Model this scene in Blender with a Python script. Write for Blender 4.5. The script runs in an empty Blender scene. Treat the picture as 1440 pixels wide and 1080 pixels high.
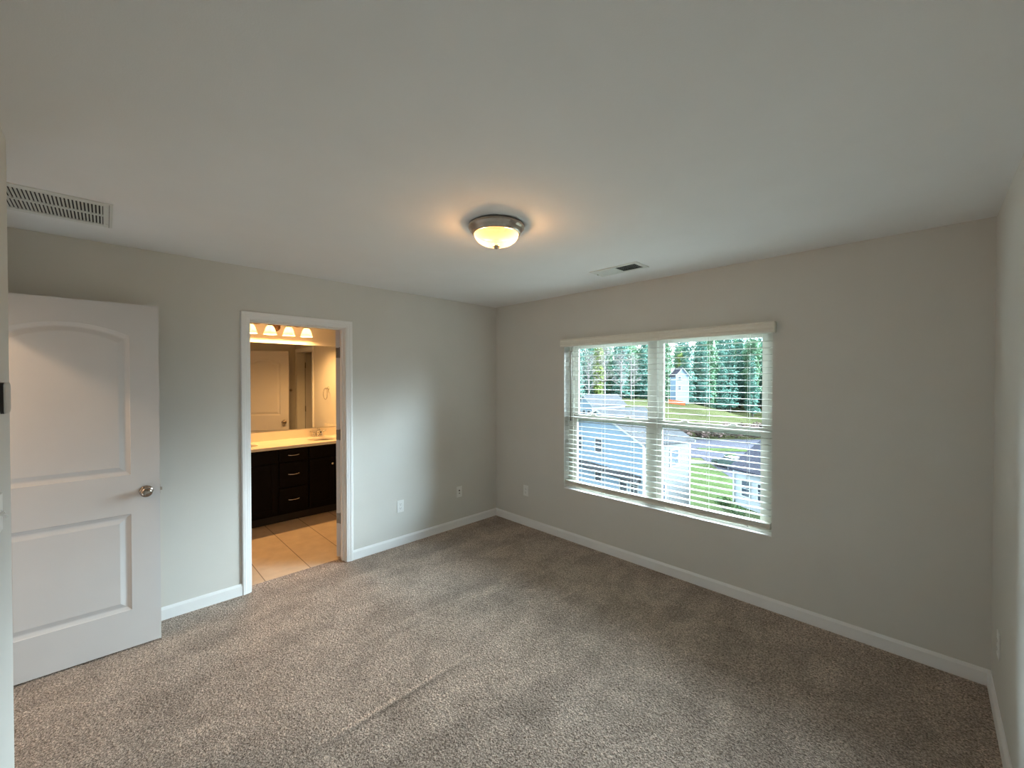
import bpy, bmesh, math, random
from mathutils import Vector, Matrix, noise
random.seed(7)
PI = math.pi
SC = bpy.context.scene
COL = SC.collection

# ------------------------------------------------------------------ camera
cam = bpy.data.cameras.new('camera')
cam.sensor_fit = 'HORIZONTAL'; cam.sensor_width = 36.0
cam.lens = 36.0 * 577.5 / 1440.0
cam.clip_start = 0.02; cam.clip_end = 2000
cam_ob = bpy.data.objects.new('camera', cam); COL.objects.link(cam_ob)
cam_ob.location = (3.568, -3.268, 1.600)
cam_ob.rotation_euler = (PI/2 - math.radians(0.6444), 0, math.radians(45.285))
SC.camera = cam_ob

# ------------------------------------------------------------------ sky, exposure
world = bpy.data.worlds.new('world'); SC.world = world
world.use_nodes = True
wn = world.node_tree.nodes; wl = world.node_tree.links
wn.clear()
w_out = wn.new('ShaderNodeOutputWorld'); w_bg = wn.new('ShaderNodeBackground')
w_tc = wn.new('ShaderNodeTexCoord'); w_nz = wn.new('ShaderNodeTexNoise'); w_cr = wn.new('ShaderNodeValToRGB')
w_nz.inputs['Scale'].default_value = 2.2; w_nz.inputs['Detail'].default_value = 5
w_cr.color_ramp.elements[0].position = 0.35; w_cr.color_ramp.elements[0].color = (0.66, 0.84, 1.0, 1)
w_cr.color_ramp.elements[1].position = 0.7; w_cr.color_ramp.elements[1].color = (0.90, 0.97, 1.0, 1)
wl.new(w_tc.outputs['Generated'], w_nz.inputs['Vector'])
wl.new(w_nz.outputs['Fac'], w_cr.inputs['Fac']); wl.new(w_cr.outputs['Color'], w_bg.inputs['Color'])
SKY = 5.0            # even overcast
GLOW = 264.0          # broad bright sky band added in front of the window to brighten the room
GLOW_EL, GLOW_W = math.radians(21), 0.17
w_sep = wn.new('ShaderNodeSeparateXYZ'); wl.new(w_tc.outputs['Generated'], w_sep.inputs['Vector'])
def wmath(op, a, b=None):
    n = wn.new('ShaderNodeMath'); n.operation = op
    for i, v in enumerate((a, b)):
        if v is None: continue
        if isinstance(v, (int, float)): n.inputs[i].default_value = v
        else: wl.new(v, n.inputs[i])
    return n.outputs['Value']
w_dz = wmath('DIVIDE', wmath('SUBTRACT', w_sep.outputs['Z'], math.sin(GLOW_EL)), GLOW_W)
w_g1 = wmath('EXPONENT', wmath('MULTIPLY', wmath('MULTIPLY', w_dz, w_dz), -1.0))
w_dy = wmath('MINIMUM', wmath('MULTIPLY', wmath('MAXIMUM', w_sep.outputs['Y'], 0.0), 3.3), 1.0)
w_ax = wmath('ADD', wmath('MULTIPLY', wmath('MULTIPLY', w_sep.outputs['X'], w_sep.outputs['X']), 1.15), 0.30)   # brighter towards both sides
w_g = wmath('MULTIPLY', wmath('MULTIPLY', w_g1, w_dy), w_ax)
wl.new(wmath('ADD', wmath('MULTIPLY', w_g, GLOW), SKY), w_bg.inputs['Strength'])
wl.new(w_bg.outputs['Background'], w_out.inputs['Surface'])

vs = SC.view_settings
SC.display_settings.display_device = 'sRGB'
vs.view_transform = 'Standard'; vs.look = 'None'; vs.gamma = 1.0; vs.use_curve_mapping = False
vs.exposure = 0.0
cy = SC.cycles
cy.use_denoising = True
cy.max_bounces = 14; cy.diffuse_bounces = 8; cy.glossy_bounces = 6; cy.transmission_bounces = 8; cy.transparent_max_bounces = 24
cy.sample_clamp_indirect = 8.0
cy.caustics_reflective = False; cy.caustics_refractive = False

# a portal over the window only steers the sampling of the sky; it gives no light
pl = bpy.data.lights.new('window_portal', 'AREA'); pl.shape = 'RECTANGLE'; pl.size = 1.80; pl.size_y = 1.44
pl.cycles.is_portal = True
plo = bpy.data.objects.new('window_portal', pl); COL.objects.link(plo)
plo.location = (1.9155, 0.17, 1.26); plo.rotation_euler = (-PI/2, 0, 0)

def add_lamp(name, kind, loc, power, col, radius=0.03, rot=None, spot=None):
    l = bpy.data.lights.new(name, kind); l.energy = power; l.color = col
    if kind in ('POINT', 'SPOT'): l.shadow_soft_size = radius
    o = bpy.data.objects.new(name, l); COL.objects.link(o); o.location = loc
    if rot: o.rotation_euler = rot
    return o

# ------------------------------------------------------------------ materials
MATS = {}
def principled(name, color, rough=0.5, metal=0.0, spec=0.5, noise_amt=0.0, noise_scale=20.0, bump=0.0, bump_scale=200.0, coat=0.0):
    m = bpy.data.materials.new(name); m.use_nodes = True
    nt = m.node_tree; b = nt.nodes['Principled BSDF']
    b.inputs['Base Color'].default_value = (*color, 1); b.inputs['Roughness'].default_value = rough
    b.inputs['Metallic'].default_value = metal; b.inputs['Specular IOR Level'].default_value = spec
    b.inputs['Coat Weight'].default_value = coat
    tc = nt.nodes.new('ShaderNodeTexCoord')
    if noise_amt > 0:
        n = nt.nodes.new('ShaderNodeTexNoise'); n.inputs['Scale'].default_value = noise_scale; n.inputs['Detail'].default_value = 4
        r = nt.nodes.new('ShaderNodeValToRGB')
        lo = tuple(max(0, c*(1-noise_amt)) for c in color); hi = tuple(min(1, c*(1+noise_amt)) for c in color)
        r.color_ramp.elements[0].position = 0.3; r.color_ramp.elements[1].position = 0.7
        r.color_ramp.elements[0].color = (*lo, 1); r.color_ramp.elements[1].color = (*hi, 1)
        nt.links.new(tc.outputs['Object'], n.inputs['Vector']); nt.links.new(n.outputs['Fac'], r.inputs['Fac'])
        nt.links.new(r.outputs['Color'], b.inputs['Base Color'])
    if bump > 0:
        n2 = nt.nodes.new('ShaderNodeTexNoise'); n2.inputs['Scale'].default_value = bump_scale; n2.inputs['Detail'].default_value = 3
        bp = nt.nodes.new('ShaderNodeBump'); bp.inputs['Strength'].default_value = bump; bp.inputs['Distance'].default_value = 0.002
        nt.links.new(tc.outputs['Object'], n2.inputs['Vector']); nt.links.new(n2.outputs['Fac'], bp.inputs['Height'])
        nt.links.new(bp.outputs['Normal'], b.inputs['Normal'])
    MATS[name] = m
    return m

M_wall = principled('greige_wall_paint', (0.62, 0.605, 0.57), 0.75, spec=0.25, noise_amt=0.015, noise_scale=3, bump=0.12, bump_scale=260)
M_ceil = principled('flat_ceiling_paint', (0.80, 0.79, 0.785), 0.9, spec=0.15, noise_amt=0.012, noise_scale=4, bump=0.15, bump_scale=220)
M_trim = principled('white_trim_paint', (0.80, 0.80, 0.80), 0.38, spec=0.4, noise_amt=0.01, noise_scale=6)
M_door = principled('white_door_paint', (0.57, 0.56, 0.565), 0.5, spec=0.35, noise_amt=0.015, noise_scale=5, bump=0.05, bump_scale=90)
M_plastic = principled('white_plastic', (0.78, 0.78, 0.76), 0.35, noise_amt=0.01)
M_slot = principled('dark_slot', (0.03, 0.03, 0.03), 0.6, noise_amt=0.05)
M_nickel = principled('satin_nickel', (0.42, 0.36, 0.31), 0.32, metal=1.0, noise_amt=0.06, noise_scale=60)
M_knob = principled('polished_nickel', (0.36, 0.31, 0.27), 0.16, metal=1.0, noise_amt=0.05, noise_scale=40)
M_hinge = principled('aged_hinge_nickel', (0.22, 0.20, 0.18), 0.45, metal=0.6, noise_amt=0.1, noise_scale=80)
M_chrome = principled('chrome', (0.80, 0.78, 0.75), 0.08, metal=1.0, noise_amt=0.02)
M_vent = principled('white_vent_enamel', (0.66, 0.66, 0.62), 0.5, noise_amt=0.02)
M_ventdark = principled('dark_duct', (0.035, 0.034, 0.032), 0.8, noise_amt=0.1)
M_vinyl = principled('white_vinyl', (0.68, 0.68, 0.63), 0.5, noise_amt=0.01)
M_cord = principled('white_cord', (0.80, 0.80, 0.78), 0.7, noise_amt=0.03, noise_scale=300)
M_cab = principled('espresso_cabinet_wood', (0.0022, 0.0011, 0.0008), 0.5, spec=0.10, noise_amt=0.35, noise_scale=30)
M_counter = principled('cream_cultured_marble', (0.80, 0.74, 0.64), 0.22, noise_amt=0.03, noise_scale=5)
M_black = principled('black_plastic', (0.012, 0.012, 0.013), 0.3, noise_amt=0.05)
M_grey = principled('silver_grey_plastic', (0.42, 0.42, 0.40), 0.35, noise_amt=0.02)
M_toekick = principled('dark_toe_kick', (0.012, 0.008, 0.006), 0.6, noise_amt=0.2)

def mirror_mat():
    m = bpy.data.materials.new('mirror_glass'); m.use_nodes = True
    b = m.node_tree.nodes['Principled BSDF']
    b.inputs['Base Color'].default_value = (0.88, 0.89, 0.87, 1); b.inputs['Metallic'].default_value = 1; b.inputs['Roughness'].default_value = 0.015
    return m
M_mirror = mirror_mat()

def slat_mat():
    m = bpy.data.materials.new('faux_wood_slat'); m.use_nodes = True
    nt = m.node_tree; b = nt.nodes['Principled BSDF']
    b.inputs['Base Color'].default_value = (0.58, 0.58, 0.54, 1); b.inputs['Roughness'].default_value = 0.65; b.inputs['Specular IOR Level'].default_value = 0.15
    t = nt.nodes.new('ShaderNodeBsdfTranslucent'); t.inputs['Color'].default_value = (0.6, 0.6, 0.55, 1)
    mx = nt.nodes.new('ShaderNodeMixShader'); mx.inputs['Fac'].default_value = 0.18
    n = nt.nodes.new('ShaderNodeTexNoise'); n.inputs['Scale'].default_value = 60
    tc = nt.nodes.new('ShaderNodeTexCoord'); bp = nt.nodes.new('ShaderNodeBump'); bp.inputs['Strength'].default_value = 0.05
    nt.links.new(tc.outputs['Object'], n.inputs['Vector']); nt.links.new(n.outputs['Fac'], bp.inputs['Height']); nt.links.new(bp.outputs['Normal'], b.inputs['Normal'])
    nt.links.new(b.outputs['BSDF'], mx.inputs[1]); nt.links.new(t.outputs['BSDF'], mx.inputs[2])
    nt.links.new(mx.outputs['Shader'], nt.nodes['Material Output'].inputs['Surface'])
    return m
M_slat = slat_mat()
M_blind = principled('faux_wood_rail', (0.74, 0.72, 0.65), 0.45, noise_amt=0.02, noise_scale=40)

def glass_mat():
    m = bpy.data.materials.new('window_glass'); m.use_nodes = True
    nt = m.node_tree; nt.nodes.clear()
    o = nt.nodes.new('ShaderNodeOutputMaterial'); t = nt.nodes.new('ShaderNodeBsdfTransparent'); t.inputs['Color'].default_value = (0.93, 0.97, 0.96, 1)
    g = nt.nodes.new('ShaderNodeBsdfGlossy'); g.inputs['Roughness'].default_value = 0.0
    mx = nt.nodes.new('ShaderNodeMixShader'); f = nt.nodes.new('ShaderNodeFresnel'); f.inputs['IOR'].default_value = 1.25
    nt.links.new(f.outputs['Fac'], mx.inputs['Fac']); nt.links.new(t.outputs['BSDF'], mx.inputs[1]); nt.links.new(g.outputs['BSDF'], mx.inputs[2])
    nt.links.new(mx.outputs['Shader'], o.inputs['Surface'])
    return m
M_glass = glass_mat()

def carpet_mat():
    m = bpy.data.materials.new('beige_cut_pile_carpet'); m.use_nodes = True
    nt = m.node_tree; L = nt.links; b = nt.nodes['Principled BSDF']
    b.inputs['Roughness'].default_value = 1.0; b.inputs['Specular IOR Level'].default_value = 0.05
    b.inputs['Sheen Weight'].default_value = 0.15; b.inputs['Sheen Roughness'].default_value = 0.6
    tc = nt.nodes.new('ShaderNodeTexCoord')
    def nz(scale, detail, rough=0.55, dist=0.0, vec=None):
        n = nt.nodes.new('ShaderNodeTexNoise'); n.inputs['Scale'].default_value = scale; n.inputs['Detail'].default_value = detail
        n.inputs['Roughness'].default_value = rough; n.inputs['Distortion'].default_value = dist
        L.new(vec or tc.outputs['Object'], n.inputs['Vector']); return n
    fine = nz(118, 3, 0.6, 0.6); fine2 = nz(270, 2, 0.6); tuft = nz(60, 2, 0.5, 0.8)
    mp = nt.nodes.new('ShaderNodeMapping'); mp.inputs['Rotation'].default_value = (0, 0, math.radians(8)); mp.inputs['Scale'].default_value = (2.2, 0.6, 1)
    L.new(tc.outputs['Object'], mp.inputs['Vector'])
    nap = nz(1.5, 4, 0.55, 0.7, mp.outputs['Vector'])
    patch = nz(5.0, 4, 0.6, 0.6)
    def ramp(src, p0, c0, p1, c1):
        r = nt.nodes.new('ShaderNodeValToRGB'); r.color_ramp.elements[0].position = p0; r.color_ramp.elements[1].position = p1
        r.color_ramp.elements[0].color = (*c0, 1); r.color_ramp.elements[1].color = (*c1, 1); L.new(src, r.inputs['Fac']); return r
    base = ramp(fine.outputs['Fac'], 0.37, (0.195, 0.149, 0.120), 0.62, (0.70, 0.585, 0.505))
    r2 = ramp(fine2.outputs['Fac'], 0.3, (0.62, 0.60, 0.58), 0.7, (1.32, 1.30, 1.28))
    r3 = ramp(nap.outputs['Fac'], 0.40, (0.86, 0.85, 0.84), 0.60, (1.10, 1.10, 1.09))
    r4 = ramp(patch.outputs['Fac'], 0.38, (0.86, 0.85, 0.84), 0.62, (1.10, 1.10, 1.10))
    r5 = ramp(tuft.outputs['Fac'], 0.36, (0.80, 0.79, 0.78), 0.64, (1.15, 1.15, 1.15))
    cur = base.outputs['Color']
    for r in (r2, r3, r4, r5):
        mx = nt.nodes.new('ShaderNodeMix'); mx.data_type = 'RGBA'; mx.blend_type = 'MULTIPLY'; mx.inputs['Factor'].default_value = 1.0
        L.new(cur, mx.inputs[6]); L.new(r.outputs['Color'], mx.inputs[7]); cur = mx.outputs[2]
    add = nt.nodes.new('ShaderNodeMath'); add.operation = 'ADD'
    L.new(fine.outputs['Fac'], add.inputs[0]); L.new(tuft.outputs['Fac'], add.inputs[1])
    bp = nt.nodes.new('ShaderNodeBump'); bp.inputs['Strength'].default_value = 1.0; bp.inputs['Distance'].default_value = 0.016
    # a low raked ridge left across the pile
    sx = nt.nodes.new('ShaderNodeSeparateXYZ'); L.new(tc.outputs['Object'], sx.inputs['Vector'])
    def mth(op, a, b_=None):
        n = nt.nodes.new('ShaderNodeMath'); n.operation = op
        for i, v in enumerate((a, b_)):
            if v is None: continue
            if isinstance(v, (int, float)): n.inputs[i].default_value = v
            else: L.new(v, n.inputs[i])
        return n.outputs['Value']
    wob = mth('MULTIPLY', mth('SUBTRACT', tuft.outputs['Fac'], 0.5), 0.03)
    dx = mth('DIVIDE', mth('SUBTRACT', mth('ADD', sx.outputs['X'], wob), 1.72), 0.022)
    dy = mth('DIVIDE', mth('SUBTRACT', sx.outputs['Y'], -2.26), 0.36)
    rid = mth('MULTIPLY', mth('EXPONENT', mth('MULTIPLY', mth('MULTIPLY', dx, dx), -1.0)), mth('EXPONENT', mth('MULTIPLY', mth('MULTIPLY', dy, dy), -1.0)))
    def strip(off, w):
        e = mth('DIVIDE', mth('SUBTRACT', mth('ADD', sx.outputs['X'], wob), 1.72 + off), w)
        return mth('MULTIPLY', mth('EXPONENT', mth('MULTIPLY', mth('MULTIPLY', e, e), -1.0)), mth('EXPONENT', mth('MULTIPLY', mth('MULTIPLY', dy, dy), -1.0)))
    ridge_shading = mth('SUBTRACT', mth('ADD', mth('MULTIPLY', strip(-0.012, 0.012), 0.45), 1.0), mth('MULTIPLY', strip(0.016, 0.014), 0.45))   # parted pile, with the ridge's lit and shaded sides painted in
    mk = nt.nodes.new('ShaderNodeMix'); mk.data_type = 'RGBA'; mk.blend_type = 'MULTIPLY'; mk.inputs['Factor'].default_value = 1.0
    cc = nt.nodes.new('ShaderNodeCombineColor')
    for ch in range(3): L.new(ridge_shading, cc.inputs[ch])
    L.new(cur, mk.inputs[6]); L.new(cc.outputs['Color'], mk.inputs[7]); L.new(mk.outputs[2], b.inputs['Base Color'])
    hgt = mth('ADD', add.outputs['Value'], mth('MULTIPLY', rid, 1.1))
    L.new(hgt, bp.inputs['Height']); L.new(bp.outputs['Normal'], b.inputs['Normal'])
    return m
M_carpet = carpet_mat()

def tile_mat():
    m = bpy.data.materials.new('beige_floor_tile'); m.use_nodes = True
    nt = m.node_tree; L = nt.links; b = nt.nodes['Principled BSDF']; b.inputs['Roughness'].default_value = 0.38
    tc = nt.nodes.new('ShaderNodeTexCoord'); mp = nt.nodes.new('ShaderNodeMapping')
    mp.inputs['Location'].default_value = (2.6, 2.041, 0)
    L.new(tc.outputs['Object'], mp.inputs['Vector'])
    br = nt.nodes.new('ShaderNodeTexBrick'); br.offset = 0.0; br.squash = 1.0
    br.inputs['Scale'].default_value = 1.0; br.inputs['Brick Width'].default_value = 3.0; br.inputs['Row Height'].default_value = 0.338
    br.inputs['Mortar Size'].default_value = 0.0038; br.inputs['Mortar Smooth'].default_value = 0.2; br.inputs['Bias'].default_value = 0
    br.inputs['Color1'].default_value = (0.60, 0.50, 0.39, 1); br.inputs['Color2'].default_value = (0.56, 0.465, 0.36, 1); br.inputs['Mortar'].default_value = (0.19, 0.14, 0.10, 1)
    L.new(mp.outputs['Vector'], br.inputs['Vector'])
    n = nt.nodes.new('ShaderNodeTexNoise'); n.inputs['Scale'].default_value = 9; n.inputs['Detail'].default_value = 5
    L.new(tc.outputs['Object'], n.inputs['Vector'])
    r = nt.nodes.new('ShaderNodeValToRGB'); r.color_ramp.elements[0].position = 0.3; r.color_ramp.elements[1].position = 0.7
    r.color_ramp.elements[0].color = (0.90, 0.88, 0.86, 1); r.color_ramp.elements[1].color = (1.06, 1.05, 1.04, 1)
    L.new(n.outputs['Fac'], r.inputs['Fac'])
    mx = nt.nodes.new('ShaderNodeMix'); mx.data_type = 'RGBA'; mx.blend_type = 'MULTIPLY'; mx.inputs['Factor'].default_value = 1
    L.new(br.outputs['Color'], mx.inputs[6]); L.new(r.outputs['Color'], mx.inputs[7]); L.new(mx.outputs[2], b.inputs['Base Color'])
    return m
M_tile = tile_mat()

def lit_glass(name, deep, bright, s_low, s_high, bulbs, spread):
    """lit frosted glass: its glow is strongest next to the bulbs behind it (bulb places in the object's own space)"""
    m = bpy.data.materials.new(name); m.use_nodes = True
    nt = m.node_tree; L = nt.links; b = nt.nodes['Principled BSDF']; b.inputs['Roughness'].default_value = 0.25
    b.inputs['Base Color'].default_value = (0.8, 0.75, 0.65, 1)
    tc = nt.nodes.new('ShaderNodeTexCoord'); cur = None
    for bl in bulbs:
        d = nt.nodes.new('ShaderNodeVectorMath'); d.operation = 'DISTANCE'; d.inputs[1].default_value = bl
        L.new(tc.outputs['Object'], d.inputs[0])
        mr = nt.nodes.new('ShaderNodeMapRange'); mr.inputs['From Min'].default_value = spread[0]; mr.inputs['From Max'].default_value = spread[1]
        mr.inputs['To Min'].default_value = 1; mr.inputs['To Max'].default_value = 0; mr.interpolation_type = 'SMOOTHSTEP'
        L.new(d.outputs['Value'], mr.inputs['Value'])
        if cur is None: cur = mr.outputs['Result']
        else:
            mm = nt.nodes.new('ShaderNodeMath'); mm.operation = 'MAXIMUM'; L.new(cur, mm.inputs[0]); L.new(mr.outputs['Result'], mm.inputs[1]); cur = mm.outputs['Value']
    n = nt.nodes.new('ShaderNodeTexNoise'); n.inputs['Scale'].default_value = 14; n.inputs['Detail'].default_value = 3
    L.new(tc.outputs['Object'], n.inputs['Vector'])
    mu = nt.nodes.new('ShaderNodeMath'); mu.operation = 'MULTIPLY_ADD'; mu.inputs[1].default_value = 0.25; L.new(n.outputs['Fac'], mu.inputs[0]); L.new(cur, mu.inputs[2])
    r = nt.nodes.new('ShaderNodeValToRGB'); r.color_ramp.elements[0].color = (*deep, 1); r.color_ramp.elements[1].color = (*bright, 1)
    L.new(mu.outputs['Value'], r.inputs['Fac']); L.new(r.outputs['Color'], b.inputs['Emission Color'])
    s = nt.nodes.new('ShaderNodeMapRange'); s.inputs['To Min'].default_value = s_low; s.inputs['To Max'].default_value = s_high
    L.new(mu.outputs['Value'], s.inputs['Value']); L.new(s.outputs['Result'], b.inputs['Emission Strength'])
    return m

# ------------------------------------------------------------------ mesh helpers
def add_box(bm, lo, hi, bevel=0.0, M=None):
    x0, y0, z0 = lo; x1, y1, z1 = hi
    vs_ = [bm.verts.new(p) for p in ((x0,y0,z0),(x1,y0,z0),(x1,y1,z0),(x0,y1,z0),(x0,y0,z1),(x1,y0,z1),(x1,y1,z1),(x0,y1,z1))]
    fs = [bm.faces.new([vs_[i] for i in f]) for f in ((0,3,2,1),(4,5,6,7),(0,1,5,4),(1,2,6,5),(2,3,7,6),(3,0,4,7))]
    if bevel > 0:
        es = list({e for f in fs for e in f.edges})
        r = bmesh.ops.bevel(bm, geom=es, offset=bevel, segments=2, affect='EDGES', profile=0.6)
        vs_ = list({v for f in r['faces'] for v in f.verts} | {v for v in vs_ if v.is_valid})
    if M is not None:
        for v in vs_: v.co = M @ v.co
    return vs_

def add_lathe(bm, prof, seg=32, M=None, cap=True):
    """prof: list of (radius, z) turned about Z"""
    rings = []
    for r, z in prof:
        if r < 1e-6: rings.append([bm.verts.new((0, 0, z))])
        else: rings.append([bm.verts.new((r*math.cos(2*PI*k/seg), r*math.sin(2*PI*k/seg), z)) for k in range(seg)])
    fs = []
    for a, b in zip(rings, rings[1:]):
        for k in range(seg):
            k2 = (k+1) % seg
            if len(a) == 1 and len(b) == 1: continue
            if len(a) == 1: fs.append(bm.faces.new((a[0], b[k], b[k2])))
            elif len(b) == 1: fs.append(bm.faces.new((a[k], b[0], a[k2])))
            else: fs.append(bm.faces.new((a[k], b[k], b[k2], a[k2])))
    if cap:
        for ring in (rings[0], rings[-1]):
            if len(ring) > 2: fs.append(bm.faces.new(ring))
    for f in fs: f.smooth = True
    vs_ = [v for r in rings for v in r]
    if M is not None:
        for v in vs_: v.co = M @ v.co
    return vs_

def add_tube(bm, pts, rad, seg=10, cap=True):
    pts = [Vector(p) for p in pts]; rings = []
    rads = rad if isinstance(rad, (list, tuple)) else [rad]*len(pts)
    up = None
    for i, p in enumerate(pts):
        t = (pts[min(i+1, len(pts)-1)] - pts[max(i-1, 0)]).normalized()
        if up is None:
            up = Vector((0,0,1)) if abs(t.z) < 0.9 else Vector((1,0,0))
        s = t.cross(up).normalized(); up = s.cross(t).normalized()
        rings.append([bm.verts.new(p + rads[i]*(math.cos(2*PI*k/seg)*s + math.sin(2*PI*k/seg)*up)) for k in range(seg)])
    for a, b in zip(rings, rings[1:]):
        for k in range(seg):
            f = bm.faces.new((a[k], a[(k+1) % seg], b[(k+1) % seg], b[k])); f.smooth = True
    if cap:
        bm.faces.new(rings[0]); bm.faces.new(rings[-1])

def add_prism(bm, poly, axis, a, b):
    """extrude a 2D polygon along axis 'x','y' or 'z' from a to b"""
    def P(u, v, w):
        return {'x': (w, u, v), 'y': (u, w, v), 'z': (u, v, w)}[axis]
    va = [bm.verts.new(P(u, v, a)) for u, v in poly]; vb = [bm.verts.new(P(u, v, b)) for u, v in poly]
    n = len(poly)
    bm.faces.new(va); bm.faces.new(vb)
    for i in range(n): bm.faces.new((va[i], va[(i+1) % n], vb[(i+1) % n], vb[i]))
    return va + vb

def obj(name, bm, mat, parent=None, loc=None, rotz=None, label=None):
    bmesh.ops.recalc_face_normals(bm, faces=bm.faces)
    me = bpy.data.meshes.new(name); bm.to_mesh(me); bm.free()
    me.materials.append(mat)
    o = bpy.data.objects.new(name, me); COL.objects.link(o)
    if parent is not None: o.parent = parent
    if loc is not None: o.location = loc
    if rotz is not None: o.rotation_euler = (0, 0, rotz)
    if label: o['label'] = label
    return o

def tag(o, label, cat, group=None, kind=None):
    o['label'] = label; o['category'] = cat
    if group: o['group'] = group
    if kind: o['kind'] = kind
    return o

def thing(name, label, cat, loc=(0,0,0), rotz=0.0, group=None, kind=None):
    o = bpy.data.objects.new(name, None); COL.objects.link(o)
    o.location = loc; o.rotation_euler = (0, 0, rotz); o.empty_display_size = 0.1
    return tag(o, label, cat, group, kind)

def struct(name, bm, mat, label, cat, parent=None):
    o = obj(name, bm, mat, parent)
    return tag(o, label, cat, kind='structure')

def children_of(o): return [c for c in o.children]
def copy_tree(o, parent=None):
    c = o.copy(); COL.objects.link(c)
    if parent is not None: c.parent = parent
    for ch in children_of(o): copy_tree(ch, c)
    return c

def boxes(*bs, bevel=0.0):
    bm = bmesh.new()
    for lo, hi in bs: add_box(bm, lo, hi, bevel)
    return bm

# ------------------------------------------------------------------ room shell
H = 2.44; W = 3.815
YB = -3.51          # wall behind the camera (thermostat wall)
XA = 1.282          # outer corner of that wall
YE = -3.79          # entry wall at the end of the little entry recess
T = 0.115
# bathroom doorway (clear) in the left wall
BY0, BY1, BZ = -2.496, -1.783, 2.045
WX0, WX1, WZ0, WZ1 = 1.011, 2.820, 0.514, 1.985      # window opening

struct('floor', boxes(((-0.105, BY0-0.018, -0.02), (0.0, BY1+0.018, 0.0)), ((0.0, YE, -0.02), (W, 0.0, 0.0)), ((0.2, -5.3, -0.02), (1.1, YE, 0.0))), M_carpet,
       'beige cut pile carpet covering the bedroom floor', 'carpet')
struct('ceiling', boxes(((-2.2, -5.4, H), (W+0.12, 0.15, H+0.12))), M_ceil, 'flat off white ceiling over the whole room', 'ceiling')
struct('wall_left', boxes(((-T, -5.3, 0), (0, BY0-0.018, H)), ((-T, BY1+0.018, 0), (0, 0.15, H)), ((-T, BY0-0.018, BZ+0.018), (0, BY1+0.018, H))), M_wall,
       'greige left wall holding the bathroom doorway', 'wall')
struct('wall_back', boxes(((0, 0, 0), (WX0, 0.15, H)), ((WX1, 0, 0), (W+0.12, 0.15, H)), ((WX0, 0, 0), (WX1, 0.15, WZ0-0.006)), ((WX0, 0, WZ1), (WX1, 0.15, H))), M_wall,
       'greige far wall holding the wide window', 'wall')
struct('wall_right', boxes(((W, -5.3, 0), (W+0.12, 0, H))), M_wall, 'greige right wall at the right edge of the view', 'wall')
struct('wall_front', boxes(((XA, YB-T, 0), (W, YB, H)), ((XA, YE, 0), (XA+T, YB-T, H))), M_wall, 'greige wall end at the left edge holding thermostat and switches', 'wall')
EX0, EX1, EZ = 0.232, 1.010, 2.035
struct('wall_entry', boxes(((0, YE-T, 0), (EX0, YE, H)), ((EX1, YE-T, 0), (XA+T, YE, H)), ((EX0, YE-T, EZ), (EX1, YE, H))), M_wall, 'greige wall around the entry doorway in the recess', 'wall')
struct('wall_hall', boxes(((0, -5.3, 0), (W, -5.2, H)), ((1.6, -5.2, 0), (1.7, YE-T, H))), M_wall, 'plain hallway wall beyond the entry door', 'wall')

# bathroom shell
BX = -2.03; BYS = -0.98; BYN = -3.35
struct('wall_bathroom_far', boxes(((BX-T, BYN-T, 0), (BX, 0.15, H))), M_wall, 'bathroom wall behind the vanity mirror', 'wall')
CX0, CX1, CZ = -0.895, -0.190, 2.045     # closet doorway in the bathroom side wall (seen in the mirror)
struct('wall_bathroom_right', boxes(((BX, BYS, 0), (CX0-0.018, BYS+T, H)), ((CX1+0.018, BYS, 0), (-T, BYS+T, H)), ((CX0-0.018, BYS, CZ+0.018), (CX1+0.018, BYS+T, H))), M_wall,
       'bathroom side wall with towel ring and closet doorway, seen in the mirror', 'wall')
struct('wall_bathroom_left', boxes(((BX, BYN-T, 0), (-T, BYN, H))), M_wall, 'far left bathroom wall beyond the doorway edge', 'wall')
struct('wall_closet', boxes(((BX, 0.10, 0), (-T, 0.15, H)), ((-1.30, BYS+T, 0), (-1.22, 0.10, H))), M_wall, 'closet wall beyond the bathroom side doorway', 'wall')
struct('floor_bathroom', boxes(((BX, BYN, -0.02), (-0.105, 0.15, -0.001))), M_tile, 'beige bathroom floor with thin grout lines running away from the doorway', 'tile floor')

# baseboards with an eased top edge
BH = 0.084; BT = 0.0135
def base_poly(): return [(0, 0), (BT, 0), (BT, BH-0.016), (BT*0.55, BH-0.004), (BT*0.35, BH), (0, BH)]
def baseboard(name, runs, label):
    bm = bmesh.new()
    for kind, at, a, b in runs:
        if kind == 'x+': add_prism(bm, [(at+u, v) for u, v in base_poly()], 'y', a, b)          # on a wall facing +x: polygon in (x,z)
        elif kind == 'x-': add_prism(bm, [(at-u, v) for u, v in base_poly()], 'y', a, b)
        elif kind == 'y-': add_prism(bm, [(at-u, v) for u, v in base_poly()], 'x', a, b)
        elif kind == 'y+': add_prism(bm, [(at+u, v) for u, v in base_poly()], 'x', a, b)
    return struct(name, bm, M_trim, label, 'baseboard')
baseboard('baseboard_left', [('x+', 0, YE, BY0-0.062), ('x+', 0, BY1+0.062, 0)], 'white baseboard along the left wall either side of the bathroom doorway')
baseboard('baseboard_back', [('y-', 0, 0, W)], 'white baseboard along the wall under the window')
baseboard('baseboard_right', [('x-', W, YB, 0)], 'white baseboard along the right wall')
baseboard('baseboard_front', [('y+', YB, XA-BT, W), ('x-', XA, YE, YB)], 'white baseboard at the foot of the thermostat wall')

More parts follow.
